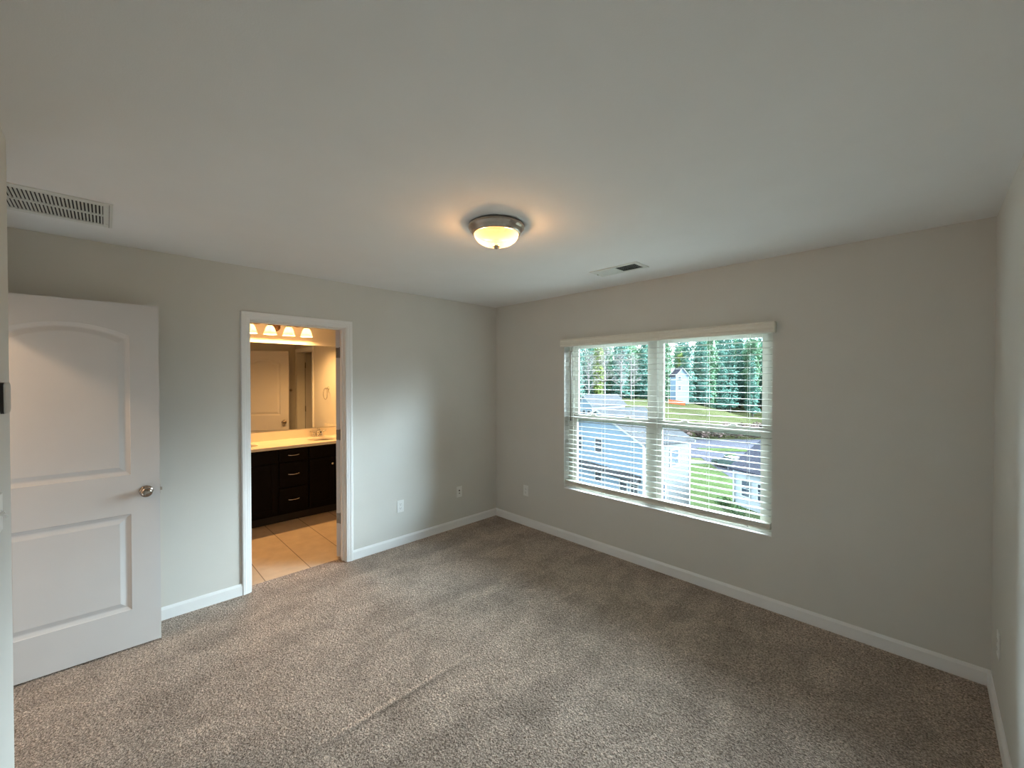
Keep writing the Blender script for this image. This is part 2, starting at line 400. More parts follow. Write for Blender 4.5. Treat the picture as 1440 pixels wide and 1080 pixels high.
# door casings: a stepped colonial profile swept round the opening with mitred corners
CAS = [(0.0, 0.0), (0.0, 0.009), (0.004, 0.011), (0.012, 0.0105), (0.014, 0.013), (0.030, 0.014), (0.033, 0.017), (0.050, 0.0175), (0.055, 0.015), (0.057, 0.010), (0.057, 0.0)]
def casing(bm, plane, face, sgn, a0, a1, zt):
    """plane 'x': wall face x=face, opening runs along y from a0 to a1. sgn is the way the casing sticks out"""
    def P(a, z, d): return (face + sgn*d, a, z) if plane == 'x' else (a, face + sgn*d, z)
    path = [((a0, 0.0), (-1, 0)), ((a0, zt), (-1, 1)), ((a1, zt), (1, 1)), ((a1, 0.0), (1, 0))]
    rings = [[bm.verts.new(P(p[0] + u*o[0], p[1] + u*o[1], d)) for u, d in CAS] for p, o in path]
    n = len(CAS)
    for r0, r1 in zip(rings, rings[1:]):
        for i in range(n): bm.faces.new((r0[i], r0[(i+1) % n], r1[(i+1) % n], r1[i]))
    bm.faces.new(rings[0]); bm.faces.new(rings[-1])

def jamb_x(bm, y0, y1, zt, x0, x1, t=0.018):
    add_box(bm, (x0, y0-t, 0), (x1, y0, zt+t)); add_box(bm, (x0, y1, 0), (x1, y1+t, zt+t)); add_box(bm, (x0, y0, zt), (x1, y1, zt+t))
tr = thing('trim_1', 'white moulded casing and jamb around the bathroom doorway', 'door frame', (0, (BY0+BY1)/2, 0), kind='structure')
def local(bm, off):
    for v in bm.verts: v.co -= Vector(off)
    return bm
bm = bmesh.new(); casing(bm, 'x', 0.0, 1, BY0-0.005, BY1+0.005, BZ+0.005); obj('casing', local(bm, tr.location), M_trim, tr)
bm = bmesh.new(); casing(bm, 'x', -T, -1, BY0-0.005, BY1+0.005, BZ+0.005); obj('casing', local(bm, tr.location), M_trim, tr)
bm = bmesh.new(); jamb_x(bm, BY0, BY1, BZ, -T, 0.0); obj('jamb', local(bm, tr.location), M_trim, tr)
bm = bmesh.new()
add_box(bm, (-0.078, BY0, 0), (-0.045, BY0+0.011, BZ), 0.002); add_box(bm, (-0.078, BY1-0.011, 0), (-0.045, BY1, BZ), 0.002); add_box(bm, (-0.078, BY0+0.011, BZ-0.011), (-0.045, BY1-0.011, BZ), 0.002)
obj('stop_strip', local(bm, tr.location), M_trim, tr)

tc_ = thing('trim_2', 'white casing and jamb of the closet doorway reflected in the mirror', 'door frame', ((CX0+CX1)/2, BYS, 0), kind='structure')
bm = bmesh.new(); casing(bm, 'y', BYS, -1, CX0-0.005, CX1+0.005, CZ+0.005); obj('casing', local(bm, tc_.location), M_trim, tc_)
bm = bmesh.new()
add_box(bm, (CX0-0.018, BYS, 0), (CX0, BYS+T, CZ+0.018)); add_box(bm, (CX1, BYS, 0), (CX1+0.018, BYS+T, CZ+0.018)); add_box(bm, (CX0, BYS, CZ), (CX1, BYS+T, CZ+0.018))
obj('jamb', local(bm, tc_.location), M_trim, tc_)

te = thing('trim_3', 'white casing of the entry doorway hidden in the recess', 'door frame', ((EX0+EX1)/2, YE, 0), kind='structure')
bm = bmesh.new(); casing(bm, 'y', YE-T, -1, EX0-0.005, EX1+0.005, EZ+0.005); obj('casing', local(bm, te.location), M_trim, te)

# ------------------------------------------------------------------ moulded two-panel doors
def arch_loop(x0, x1, z0, zs, za, n=15):
    """panel outline: flat bottom z0, shoulders zs, crown za (za==zs gives a plain rectangle)"""
    pts = [(x0, z0), (x1, z0), (x1, zs)]
    if za > zs + 1e-4:
        h = za - zs; c = (x1-x0)/2; R = (c*c + h*h)/(2*h); zc = za - R; xm = (x0+x1)/2
        a0 = math.asin(c/R)
        for i in range(1, n):
            a = a0 - 2*a0*i/n
            pts.append((xm + R*math.sin(a), zc + R*math.cos(a)))
    pts.append((x0, zs))
    return pts
def door_slab(w, h, t, panels):
    bm = bmesh.new()
    for side, y, sg in ((0, 0.0, 1), (1, t, -1)):
        outer = [bm.verts.new((x, y, z)) for x, z in ((0, 0), (w, 0), (w, h), (0, h))]
        edges = [bm.edges.new((outer[i], outer[(i+1) % 4])) for i in range(4)]
        inner_loops = []
        for (x0, x1, z0, zs, za) in panels:
            loops = []
            for off, dep in ((0, 0.0), (0.004, 0.004), (0.020, 0.011), (0.026, 0.011), (0.046, 0.004), (0.050, 0.0028)):
                pts = arch_loop(x0+off, x1-off, z0+off, zs-off*(0.85 if za > zs else 1), za-off)
                loops.append([bm.verts.new((x, y + sg*dep, z)) for x, z in pts])
            n = len(loops[0])
            edges += [bm.edges.new((loops[0][i], loops[0][(i+1) % n])) for i in range(n)]
            inner_loops.append(loops)
        bmesh.ops.triangle_fill(bm, use_beauty=True, use_dissolve=False, edges=edges)
        for loops in inner_loops:
            n = len(loops[0])
            for a, b in zip(loops, loops[1:]):
                for i in range(n): bm.faces.new((a[i], a[(i+1) % n], b[(i+1) % n], b[i]))
            bm.faces.new(loops[-1])
        if side == 0: o0 = outer
        else:
            for i in range(4): bm.faces.new((o0[i], o0[(i+1) % 4], outer[(i+1) % 4], outer[i]))
    return bm
def knob_bm(y, sg):
    """door knob standing off the door face along local y"""
    bm = bmesh.new()
    prof = [(0.0, 0.0), (0.032, 0.0), (0.033, 0.004), (0.030, 0.008), (0.016, 0.011), (0.0115, 0.016), (0.0115, 0.030), (0.016, 0.034), (0.0255, 0.040),
            (0.0285, 0.048), (0.0270, 0.056), (0.0205, 0.062), (0.010, 0.065), (0.0, 0.0655)]
    add_lathe(bm, prof, 32, Matrix.Translation((0, y, 0)) @ Matrix.Rotation(-PI/2*sg, 4, 'X'), cap=False)
    return bm
def build_door(name, label, loc, rotz, w, panels, knob_x, knob_z, t=0.035, h=2.032, hinge_side_y=0.0, hinges=True, kind='structure'):
    root = obj(name, door_slab(w, h, t, panels), M_door); root.location = loc; root.rotation_euler = (0, 0, rotz)
    tag(root, label, 'door', kind=kind)
    for y, sg in ((0.0, -1), (t, 1)):
        k = knob_bm(y, sg)
        for v in k.verts: v.co += Vector((knob_x, 0, knob_z))
        obj('knob', k, M_knob, root, label='satin nickel door knob')
    bm = bmesh.new()
    add_box(bm, (w-0.0005, t/2-0.0125, knob_z-0.028), (w+0.0015, t/2+0.0125, knob_z+0.028), 0.0006)
    add_prism(bm, [(w+0.0015, t/2-0.008), (w+0.0015, t/2+0.008), (w+0.011, t/2+0.008 if hinge_side_y == 0 else t/2-0.008)], 'z', knob_z-0.009, knob_z+0.009)
    obj('latch', bm, M_nickel, root, label='small metal latch on the door edge')
    if hinges:
        for z in (0.345, 1.092, 1.825):
            bm = bmesh.new()
            add_box(bm, (-0.0022, 0.004, z-0.045), (0.0003, 0.033, z+0.045), 0.0006)
            yk = hinge_side_y + (-0.006 if hinge_side_y == 0 else 0.006)
            add_tube(bm, [(-0.003, yk, z-0.046), (-0.003, yk, z+0.046)], 0.0065, 12)
            add_tube(bm, [(-0.003, yk, z+0.046), (-0.003, yk, z+0.052)], [0.0045, 0.003], 12)
            obj('hinge', bm, M_hinge, root, label='grey metal butt hinge')
    return root
def panels_for(w, stile):
    return [(stile, w-stile, 0.235-0.012, 0.805-0.012, 0.805-0.012), (stile, w-stile, 1.036-0.012, 1.855-0.012, 1.916-0.012)]

# entry door, swung open beside the left wall
ed_ang = math.atan2(-3.036+3.797, 0.270-0.249)
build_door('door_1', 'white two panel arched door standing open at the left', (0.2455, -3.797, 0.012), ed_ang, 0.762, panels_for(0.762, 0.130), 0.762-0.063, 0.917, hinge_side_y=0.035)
# the visible face is local y=0 turned towards +x: shift the slab so that its thickness lies behind that face
# bathroom door, swung right round behind the right jamb
build_door('door_2', 'white bathroom door swung inwards, its hinged edge beside the right jamb', (-0.1185, BY1-0.002, 0.012), math.radians(180-57), 0.704, panels_for(0.704, 0.118), 0.704-0.063, 0.917)
# closet door folded back beyond the bathroom
build_door('door_3', 'white closet door standing open inside the closet, seen in the mirror', (CX1-0.002, BYS+T+0.004, 0.012), math.radians(94), 0.700, panels_for(0.700, 0.118), 0.700-0.063, 0.917, hinge_side_y=0.035)

# ------------------------------------------------------------------ window
win = thing('window_1', 'wide white twin double hung window behind the blind', 'window', ((WX0+WX1)/2, 0.0, WZ0), kind='structure')
WO = win.location
def wobj(name, bm, mat, parent=None, label=None):
    return obj(name, local(bm, WO), mat, parent or win, label=label)
def wchild(name, bm, mat, parent):  # sub-part: parent sits at the window's origin already
    return obj(name, local(bm, WO), mat, parent)
bm = bmesh.new()
add_box(bm, (WX0, 0.0, WZ0-0.006), (WX1, 0.150, WZ0), 0.001)
wobj('sill', bm, M_trim, label='white window sill seen in the gap under the blind')
yf0, yf1 = 0.080, 0.150
bm = bmesh.new()
add_box(bm, (WX0, yf0, WZ0), (WX0+0.05, yf1, WZ1), 0.003); add_box(bm, (WX1-0.05, yf0, WZ0), (WX1, yf1, WZ1), 0.003)
add_box(bm, (1.885, yf0, WZ0), (1.946, yf1, WZ1), 0.003)
add_box(bm, (WX0+0.05, yf0, WZ0), (1.885, yf1, WZ0+0.016), 0.003); add_box(bm, (1.946, yf0, WZ0), (WX1-0.05, yf1, WZ0+0.016), 0.003)
add_box(bm, (WX0+0.05, yf0, WZ1-0.04), (1.885, yf1, WZ1), 0.003); add_box(bm, (1.946, yf0, WZ1-0.04), (WX1-0.05, yf1, WZ1), 0.003)
wobj('window_frame', bm, M_vinyl)
for (a, b) in ((WX0+0.05, 1.885), (1.946, WX1-0.05)):
    for (z0, z1, y0, y1) in ((WZ0+0.016, 1.25, 0.090, 0.112), (1.185, WZ1-0.04, 0.116, 0.138)):
        bm = bmesh.new(); sw = 0.042
        rail_b = 0.026 if z0 < 1 else 0.04; rail_t = 0.04
        add_box(bm, (a, y0, z0), (a+sw, y1, z1), 0.002); add_box(bm, (b-sw, y0, z0), (b, y1, z1), 0.002)
        add_box(bm, (a+sw, y0, z0), (b-sw, y1, z0+rail_b), 0.002); add_box(bm, (a+sw, y0, z1-rail_t), (b-sw, y1, z1), 0.002)
        s = wobj('sash', bm, M_vinyl)
        ym = (y0+y1)/2
        bm = bmesh.new(); add_box(bm, (a+sw-0.004, ym-0.003, z0+rail_b-0.004), (b-sw+0.004, ym+0.003, z1-rail_t+0.004))
        wchild('pane', bm, M_glass, s)
        if z0 < 1:
            for q in (0.28, 0.72):
                xq = a + (b-a)*q; bm = bmesh.new()
                add_box(bm, (xq-0.03, y0, z1), (xq+0.03, y0+0.020, z1+0.008), 0.002)
                add_prism(bm, [(xq-0.012, y0+0.002), (xq+0.02, y0+0.002), (xq+0.028, y0+0.012), (xq-0.012, y0+0.016)], 'z', z1+0.008, z1+0.016)
                wchild('sash_lock', bm, M_vinyl, s)

# ------------------------------------------------------------------ blind
bl = thing('window_blind', 'white faux wood horizontal blind with open slats hanging in the window', 'window blind', ((WX0+WX1)/2, 0.03, WZ0))
BO = bl.location
def bobj(name, bm, mat, label=None): return obj(name, local(bm, BO), mat, bl, label=label)
bm = bmesh.new()
vp = [(-0.052, 1.921), (-0.052, 1.930), (-0.049, 1.934), (-0.049, 1.944), (-0.052, 1.948), (-0.052, 1.972), (-0.048, 1.976), (-0.048, 1.986), (-0.053, 1.990), (-0.053, 1.995), (-0.040, 1.995), (-0.040, 1.921)]
add_prism(bm, vp, 'x', WX0-0.012, WX1+0.020)
add_box(bm, (WX0-0.012, -0.040, 1.921), (WX0-0.002, -0.001, 1.995)); add_box(bm, (WX1+0.008, -0.040, 1.921), (WX1+0.020, -0.001, 1.995))
bobj('valance', bm, M_blind, 'off white moulded valance along the top of the blind')
bm = bmesh.new(); add_box(bm, (WX0+0.008, 0.004, 1.925), (WX1-0.008, 0.058, 1.980), 0.003)
bobj('head_rail', bm, M_blind)
SX0, SX1 = WX0+0.012, WX1-0.012
slat_me = None
PITCH = 0.0455
for k in range(28):
    z = 1.867 - PITCH*k
    if slat_me is None:
        bm = bmesh.new()
        N = 6; top = []; bot = []
        for i in range(N+1):
            u = -0.024 + 0.048*i/N; c = 0.0018*(1-(u/0.024)**2)
            top.append((u, c+0.0011)); bot.append((u, c-0.0011))
        tilt = math.radians(-2.0)
        poly = [(p*math.cos(tilt)-q*math.sin(tilt), p*math.sin(tilt)+q*math.cos(tilt)) for p, q in top + bot[::-1]]
        add_prism(bm, poly, 'x', SX0-BO[0], SX1-BO[0])
        s = obj('slat', bm, M_slat, bl); slat_me = s.data
    else:
        s = bpy.data.objects.new('slat', slat_me); COL.objects.link(s); s.parent = bl
    s.location = (0, 0, z - BO[2])
bm = bmesh.new()                                   # bottom rail with the slats that rest on it
add_box(bm, (SX0, 0.004, 0.5465), (SX1, 0.056, 0.564), 0.004)
for i in range(7):
    z = 0.5645 + i*0.0042
    add_box(bm, (SX0, 0.005, z), (SX1, 0.055, z+0.0030), 0.0006)
bobj('bottom_rail', bm, M_blind, 'thick bottom rail of the blind under its gathered last slats')
for x in (1.185, 1.449, 1.747, 2.057, 2.384, 2.665):
    bm = bmesh.new()
    for y in (0.0035, 0.0565):
        add_tube(bm, [(x, y, 0.56), (x, y, 1.93)], 0.0009, 6)
    for k in range(28):
        z = 1.867 - PITCH*k - 0.0035
        add_tube(bm, [(x, 0.0035, z), (x, 0.0565, z)], 0.0007, 5)
    add_lathe(bm, [(0.0, 0.0), (0.006, 0.001), (0.007, 0.004), (0.005, 0.008), (0, 0.009)], 12, Matrix.Translation((x, 0.004, 0.590)) @ Matrix.Rotation(PI/2, 4, 'X'), cap=False)
    add_lathe(bm, [(0.0, -0.004), (0.005, -0.003), (0.006, 0.003), (0, 0.004)], 12, Matrix.Translation((x, 0.010, 0.5405)), cap=False)
    bobj('ladder_cord', bm, M_cord)
bm = bmesh.new()
add_tube(bm, [(1.105, -0.010, 1.905), (1.105, -0.012, 1.89)], 0.0022, 8)
add_tube(bm, [(1.105, -0.012, 1.885), (1.103, -0.013, 1.22)], 0.0042, 6); add_tube(bm, [(1.103, -0.013, 1.22), (1.103, -0.013, 1.195)], [0.0042, 0.006], 8)
M_wand = principled('smoky_wand', (0.10, 0.085, 0.06), 0.3, noise_amt=0.05)
bobj('tilt_wand', bm, M_wand, 'thin tilt wand hanging at the left of the blind')

# ------------------------------------------------------------------ ceiling lamp
lx, ly = 1.912, -1.748
lamp = thing('ceiling_light', 'round flush ceiling light with nickel rim and glowing frosted bowl', 'ceiling light', (lx, ly, H))
bm = bmesh.new()
add_lathe(bm, [(0.0, 0.0), (0.135, 0.0), (0.150, -0.006), (0.153, -0.014), (0.150, -0.022), (0.142, -0.027), (0.139, -0.034), (0.134, -0.044), (0.128, -0.052), (0.122, -0.054), (0.118, -0.050), (0.118, -0.012), (0.0, -0.012)], 64, cap=False)
obj('pan', bm, M_nickel, lamp, label='brushed nickel rim')
M_bowl = lit_glass('lit_alabaster_bowl', (1.0, 0.46, 0.15), (1.0, 0.68, 0.32), 0.75, 4.0, ((-0.062, -0.055, -0.066), (0.066, 0.060, -0.066)), (0.012, 0.115))
bm = bmesh.new()
prof = []
for i in range(15):
    a = (PI/2)*i/14
    prof.append((0.1215*math.cos(a)**0.8 if i < 14 else 0.004, -0.046 - 0.068*math.sin(a)))
prof.append((0.0, -0.1142))
add_lathe(bm, prof, 64, cap=False)
obj('glass_bowl', bm, M_bowl, lamp, label='glowing frosted glass bowl')
bm = bmesh.new()
add_lathe(bm, [(0.0, -0.108), (0.017, -0.110), (0.018, -0.116), (0.013, -0.119), (0.014, -0.124), (0.009, -0.129), (0.0, -0.130)], 24, cap=False)
obj('finial', bm, M_nickel, lamp, label='small nickel finial under the bowl')

# the two bulbs behind the frosted bowl
for sg in (-1, 1):
    add_lamp('ceiling_bulb', 'POINT', (lx + sg*0.046, ly + sg*0.047, H-0.086), 7.0, (1.0, 0.60, 0.27), 0.017)
nt = M_bowl.node_tree; b_ = nt.nodes['Principled BSDF']; tb = nt.nodes.new('ShaderNodeBsdfTransparent'); tb.inputs['Color'].default_value = (1.0, 0.86, 0.66, 1)
mxb = nt.nodes.new('ShaderNodeMixShader'); mxb.inputs['Fac'].default_value = 0.45
nt.links.new(b_.outputs['BSDF'], mxb.inputs[1]); nt.links.new(tb.outputs['BSDF'], mxb.inputs[2]); nt.links.new(mxb.outputs['Shader'], nt.nodes['Material Output'].inputs['Surface'])
# hallway lamp behind the entry door (lights the open door through the doorway)
add_lamp('hall_lamp', 'POINT', (0.70, -4.36, 2.38), 34.0, (1.0, 0.66, 0.38), 0.035)

# ------------------------------------------------------------------ ceiling vents
v = thing('supply_vent', 'small white two way ceiling register near the window', 'ceiling vent', (1.905, -0.478, H))
bm = bmesh.new()
a, b = 0.2015, 0.096; ia, ib = 0.172, 0.068; z1 = -0.006
add_box(bm, (-a, -b, z1), (a, -ib, 0), 0.0015); add_box(bm, (-a, ib, z1), (a, b, 0), 0.0015)
add_box(bm, (-a, -ib, z1), (-ia, ib, 0), 0.0015); add_box(bm, (ia, -ib, z1), (a, ib, 0), 0.0015); add_box(bm, (-0.006, -ib, z1), (0.006, ib, 0), 0.0015)
obj('frame', bm, M_vent, v)
bm = bmesh.new(); add_box(bm, (-ia-0.01, -ib-0.01, -0.0012), (ia+0.01, ib+0.01, -0.0002)); obj('duct', bm, M_ventdark, v, label='dark duct opening behind the louvres')
for sgn, x0, x1 in ((1, -ia, -0.006), (-1, 0.006, ia)):
    bm = bmesh.new(); n = 14
    for i in range(n):
        x = x0 + (x1-x0)*(i+0.5)/n; w_ = 0.0062
        add_prism(bm, [(x-w_*sgn*0.75, -0.0065), (x-w_*sgn*0.75+0.0008, -0.0065), (x+w_*sgn*0.75+0.0008, -0.0016), (x+w_*sgn*0.75, -0.0016)], 'y', -ib, ib)
    obj('louvre', bm, M_vent, v)
bm = bmesh.new(); add_box(bm, (-0.19, -0.004, -0.014), (-0.178, 0.004, -0.006), 0.001); obj('damper_lever', bm, M_vent, v)

rv = thing('return_vent', 'large white slotted return air grille in the ceiling above the open door', 'ceiling vent', (0.602, -3.4925, H))
hx, hy = 0.208, 0.2575
bm = bmesh.new(); z1 = -0.007; fx = 0.040; fy = 0.034
add_box(bm, (-hx, -hy, z1), (hx, -hy+fy, 0), 0.0015); add_box(bm, (-hx, hy-fy, z1), (hx, hy, 0), 0.0015)
add_box(bm, (-hx, -hy+fy, z1), (-hx+fx, hy-fy, 0), 0.0015); add_box(bm, (hx-fx, -hy+fy, z1), (hx, hy-fy, 0), 0.0015)
add_box(bm, (-0.009, -hy+fy, z1), (0.009, hy-fy, 0), 0.001)
obj('frame', bm, M_vent, rv)
bm = bmesh.new(); add_box(bm, (-hx+0.02, -hy+0.02, -0.0010), (hx-0.02, hy-0.02, -0.0002)); obj('duct', bm, M_ventdark, rv, label='dark duct opening behind the slots')
bm = bmesh.new(); n = 35
for i in range(n):
    y = -hy+fy + (2*hy-2*fy)*(i+0.5)/n
    for x0, x1 in ((-hx+fx, -0.009), (0.009, hx-fx)):
        add_prism(bm, [(y-0.0034, -0.0062), (y-0.0022, -0.0068), (y+0.0034, -0.0022), (y+0.0022, -0.0016)], 'x', x0, x1)
obj('louvre', bm, M_vent, rv)
bm = bmesh.new(); add_box(bm, (-hx+0.002, hy-0.0135, z1-0.0006), (hx-0.002, hy-0.012, z1+0.001)); obj('hinge_seam', bm, M_ventdark, rv)
for x in (-hx+0.06, hx-0.06):
    bm = bmesh.new(); add_lathe(bm, [(0, z1-0.002), (0.005, z1-0.0015), (0.006, z1)], 12, Matrix.Translation((x, hy-0.022, 0)), cap=False)
    obj('screw', bm, M_vent, rv)

# ------------------------------------------------------------------ wall plates
def wall_frame(loc, normal):
    """matrix with local x along the wall, local y = up, local z = out of the wall"""
    n = Vector(normal).normalized(); up = Vector((0, 0, 1)); x = up.cross(n)
    m = Matrix((x, up, n)).transposed().to_4x4(); m.translation = Vector(loc)
    return m
def plate(name, label, cat, loc, normal, kind='outlet', group=None):
    root = bpy.data.objects.new(name, None); COL.objects.link(root); root.matrix_world = wall_frame(loc, normal); tag(root, label, cat, group)
    bm = bmesh.new(); add_box(bm, (-0.036, -0.058, 0.0), (0.036, 0.058, 0.0055), 0.0022); obj('cover_plate', bm, M_plastic, root)
    if kind == 'outlet':
        for s in (-1, 1):
            bm = bmesh.new(); cy_ = s*0.0195
            poly = [(-0.0165, cy_-0.010), (-0.012, cy_-0.0145), (0.012, cy_-0.0145), (0.0165, cy_-0.010), (0.0165, cy_+0.010), (0.012, cy_+0.0145), (-0.012, cy_+0.0145), (-0.0165, cy_+0.010)]
            add_prism(bm, poly, 'z', 0.005, 0.0072)
            r = obj('receptacle', bm, M_plastic, root)
            bm = bmesh.new()
            add_box(bm, (-0.0078, cy_-0.001, 0.0068), (-0.0058, cy_+0.008, 0.0075)); add_box(bm, (0.0058, cy_-0.001, 0.0068), (0.0078, cy_+0.007, 0.0075))
            add_lathe(bm, [(0, 0.0068), (0.0028, 0.0068), (0.0028, 0.0075), (0, 0.0075)], 12, Matrix.Translation((0, cy_-0.007, 0)), cap=False)
            obj('slot', bm, M_slot, r)
        bm = bmesh.new(); add_lathe(bm, [(0, 0.0068), (0.0026, 0.0064), (0.0032, 0.005)], 12, cap=False); obj('screw', bm, M_plastic, root)
    elif kind == 'jack':
        for s in (-1, 1):
            bm = bmesh.new(); add_lathe(bm, [(0.0, 0.010), (0.0045, 0.010), (0.005, 0.0055), (0.009, 0.0055), (0.009, 0.005)], 20, Matrix.Translation((0, s*0.014, 0)), cap=False)
            obj('jack', bm, M_slot, root, label='dark round jack')
    return root
plate('outlet', 'white duplex outlet on the left wall nearest the bathroom doorway', 'outlet', (0.0, -1.253, 0.376), (1, 0, 0))
plate('cable_plate', 'white wall plate with two dark jacks near the room corner', 'wall plate', (0.0, -0.545, 0.379), (1, 0, 0), 'jack')
plate('outlet', 'white duplex outlet on the window wall near the room corner', 'outlet', (0.487, 0.0, 0.381), (0, -1, 0))
plate('outlet', 'white outlet seen edge on low on the right wall', 'outlet', (W, -0.328, 0.367), (-1, 0, 0))

# thermostat and switches on the wall end at the left edge
root = bpy.data.objects.new('thermostat', None); COL.objects.link(root); root.matrix_world = wall_frame((1.470, YB, 1.540), (0, 1, 0))
tag(root, 'thermostat seen edge on at the left edge of the view', 'thermostat')
def rrect(hw, hh, r, n=6):
    pts = []
    for cx, cy_, a0 in ((hw-r, hh-r, 0), (-hw+r, hh-r, PI/2), (-hw+r, -hh+r, PI), (hw-r, -hh+r, 1.5*PI)):
        for i in range(n+1): pts.append((cx + r*math.cos(a0+PI/2*i/n), cy_ + r*math.sin(a0+PI/2*i/n)))
    return pts
bm = bmesh.new(); add_prism(bm, rrect(0.054, 0.048, 0.012), 'z', 0, 0.0060); obj('back_plate', bm, M_plastic, root)
bm = bmesh.new(); add_prism(bm, rrect(0.055, 0.050, 0.016), 'z', 0.0060, 0.0140); obj('body', bm, M_black, root, label='black band around the thermostat')
bm = bmesh.new()
lo = rrect(0.055, 0.050, 0.016); hi = rrect(0.048, 0.043, 0.013)
va = [bm.verts.new((x, y, 0.0140)) for x, y in lo]; vb = [bm.verts.new((x*0.985, y*0.985, 0.0168)) for x, y in lo]; vc = [bm.verts.new((x, y, 0.0182)) for x, y in hi]
for A, B in ((va, vb), (vb, vc)):
    for i in range(len(A)): bm.faces.new((A[i], A[(i+1) % len(A)], B[(i+1) % len(B)], B[i]))
bm.faces.new(va); bm.faces.new(vc)
obj('face', bm, M_grey, root, label='silver grey thermostat face')
root = bpy.data.objects.new('light_switch', None); COL.objects.link(root); root.matrix_world = wall_frame((1.552, YB, 1.180), (0, 1, 0))
tag(root, 'white double toggle switch below the thermostat', 'light switch')
bm = bmesh.new(); add_box(bm, (-0.058, -0.058, 0), (0.058, 0.058, 0.006), 0.0025); obj('cover_plate', bm, M_plastic, root)
for x, up in ((-0.023, 1), (0.023, -1)):
    bm = bmesh.new(); add_box(bm, (-0.005, -0.012, 0.004), (0.005, 0.012, 0.0075), 0.0008, Matrix.Translation((x, 0, 0)))
    add_box(bm, (-0.0035, -0.004, 0.0), (0.0035, 0.004, 0.017), 0.001, Matrix.Translation((x, up*0.003, 0.005)) @ Matrix.Rotation(-up*0.6, 4, 'X'))
    obj('toggle', bm, M_plastic, root)

# ------------------------------------------------------------------ bathroom vanity
VF = -1.445          # cabinet front
VY0, VY1 = -2.552, -1.026
van = thing('vanity_cabinet', 'dark espresso vanity cabinet with doors and three drawers in the bathroom', 'cabinet', (BX, (VY0+VY1)/2, 0))
VO = Vector(van.location)
CT = 0.83            # underside of the counter
def vobj(name, bm, mat, parent=None, label=None): return obj(name, local(bm, VO), mat, parent or van, label=label)
bm = bmesh.new()
add_box(bm, (BX+0.005, VY0, 0.10), (VF, VY1, CT), 0.001)
vobj('carcass', bm, M_cab)
bm = bmesh.new(); add_box(bm, (BX+0.01, VY0+0.002, 0.0), (VF-0.070, VY1-0.002, 0.10)); vobj('toe_kick', bm, M_toekick)
bm = bmesh.new(); add_box(bm, (VF-0.06, VY1, 0.0), (VF-0.001, BYS-0.001, CT)); vobj('filler_strip', bm, M_cab)
def shaker(bm, y0, y1, z0, z1, fr=0.05, x=VF, t=0.019):
    add_box(bm, (x, y0, z0), (x+t*0.6, y1, z1))
    for lo, hi in (((y0, z0), (y0+fr, z1)), ((y1-fr, z0), (y1, z1)), ((y0+fr, z0), (y1-fr, z0+fr)), ((y0+fr, z1-fr), (y1-fr, z1))):
        add_box(bm, (x+t*0.6, lo[0], lo[1]), (x+t, hi[0], hi[1]), 0.0015)
def slabfront(bm, y0, y1, z0, z1, x=VF, t=0.019):
    add_box(bm, (x, y0, z0), (x+t, y1, z1), 0.003)
def bow_handle(bm, yc, zc, x, L=0.125):
    pts = []
    for i in range(13):
        u = -1 + 2*i/12
        pts.append((x + 0.004 + 0.022*(1-u**4), yc + u*L/2, zc - 0.006*(1-u*u)))
    add_tube(bm, pts, [0.0036 + 0.0018*abs(-1+2*i/12)**3 for i in range(13)], 8)
DZ0 = 0.125
dy0, dy1 = -1.918, -1.632
for z0, z1 in ((0.690, 0.815), (0.408, 0.672), (DZ0, 0.390)):
    bm = bmesh.new(); slabfront(bm, dy0, dy1, z0, z1); d_ = vobj('drawer', bm, M_cab)
    bm = bmesh.new(); bow_handle(bm, (dy0+dy1)/2, (z0+z1)/2 + 0.006, VF+0.019); vobj('handle', bm, M_chrome, d_, 'bowed satin metal pull')
for c0, c1 in ((VY0+0.012, dy0-0.026), (dy1+0.026, VY1-0.012)):
    mid = (c0+c1)/2
    bm = bmesh.new(); slabfront(bm, c0, c1, 0.690, 0.815); vobj('false_drawer_front', bm, M_cab)
    for a, b, ks in ((c0, mid-0.002, 1), (mid+0.002, c1, -1)):
        bm = bmesh.new(); shaker(bm, a, b, DZ0, 0.672); dd = vobj('door', bm, M_cab)
        yk = b-0.028 if ks == 1 else a+0.028
        bm = bmesh.new(); add_lathe(bm, [(0, 0.0), (0.006, 0.0), (0.005, 0.012), (0.012, 0.017), (0.014, 0.022), (0.011, 0.027), (0, 0.029)], 18, Matrix.Translation((VF+0.019, yk, 0.600)) @ Matrix.Rotation(PI/2, 4, 'Y'), cap=False)
        vobj('knob', bm, M_chrome, dd, 'small round metal knob')

# counter with two oval basins and splash boards
CZ1 = 0.860
ct = thing('vanity_counter', 'cream double sink vanity top with backsplash', 'countertop', (BX, (VY0+VY1)/2, CT))
cx0, cx1, cyA, cyB = BX+0.002, -1.424, VY0-0.005, BYS-0.002
bm = bmesh.new()
SINKS = ((-1.735, -2.255), (-1.735, -1.322))
outer = [bm.verts.new(p) for p in ((cx0, cyA, CZ1), (cx1, cyA, CZ1), (cx1, cyB, CZ1), (cx0, cyB, CZ1))]
edges = [bm.edges.new((outer[i], outer[(i+1) % 4])) for i in range(4)]
rims = []
NS = 40
for sx, sy in SINKS:
    loop = [bm.verts.new((sx + 0.155*math.cos(2*PI*k/NS), sy + 0.205*math.sin(2*PI*k/NS), CZ1)) for k in range(NS)]
    edges += [bm.edges.new((loop[k], loop[(k+1) % NS])) for k in range(NS)]
    rims.append((sx, sy, loop))
bmesh.ops.triangle_fill(bm, use_beauty=True, use_dissolve=False, edges=edges)
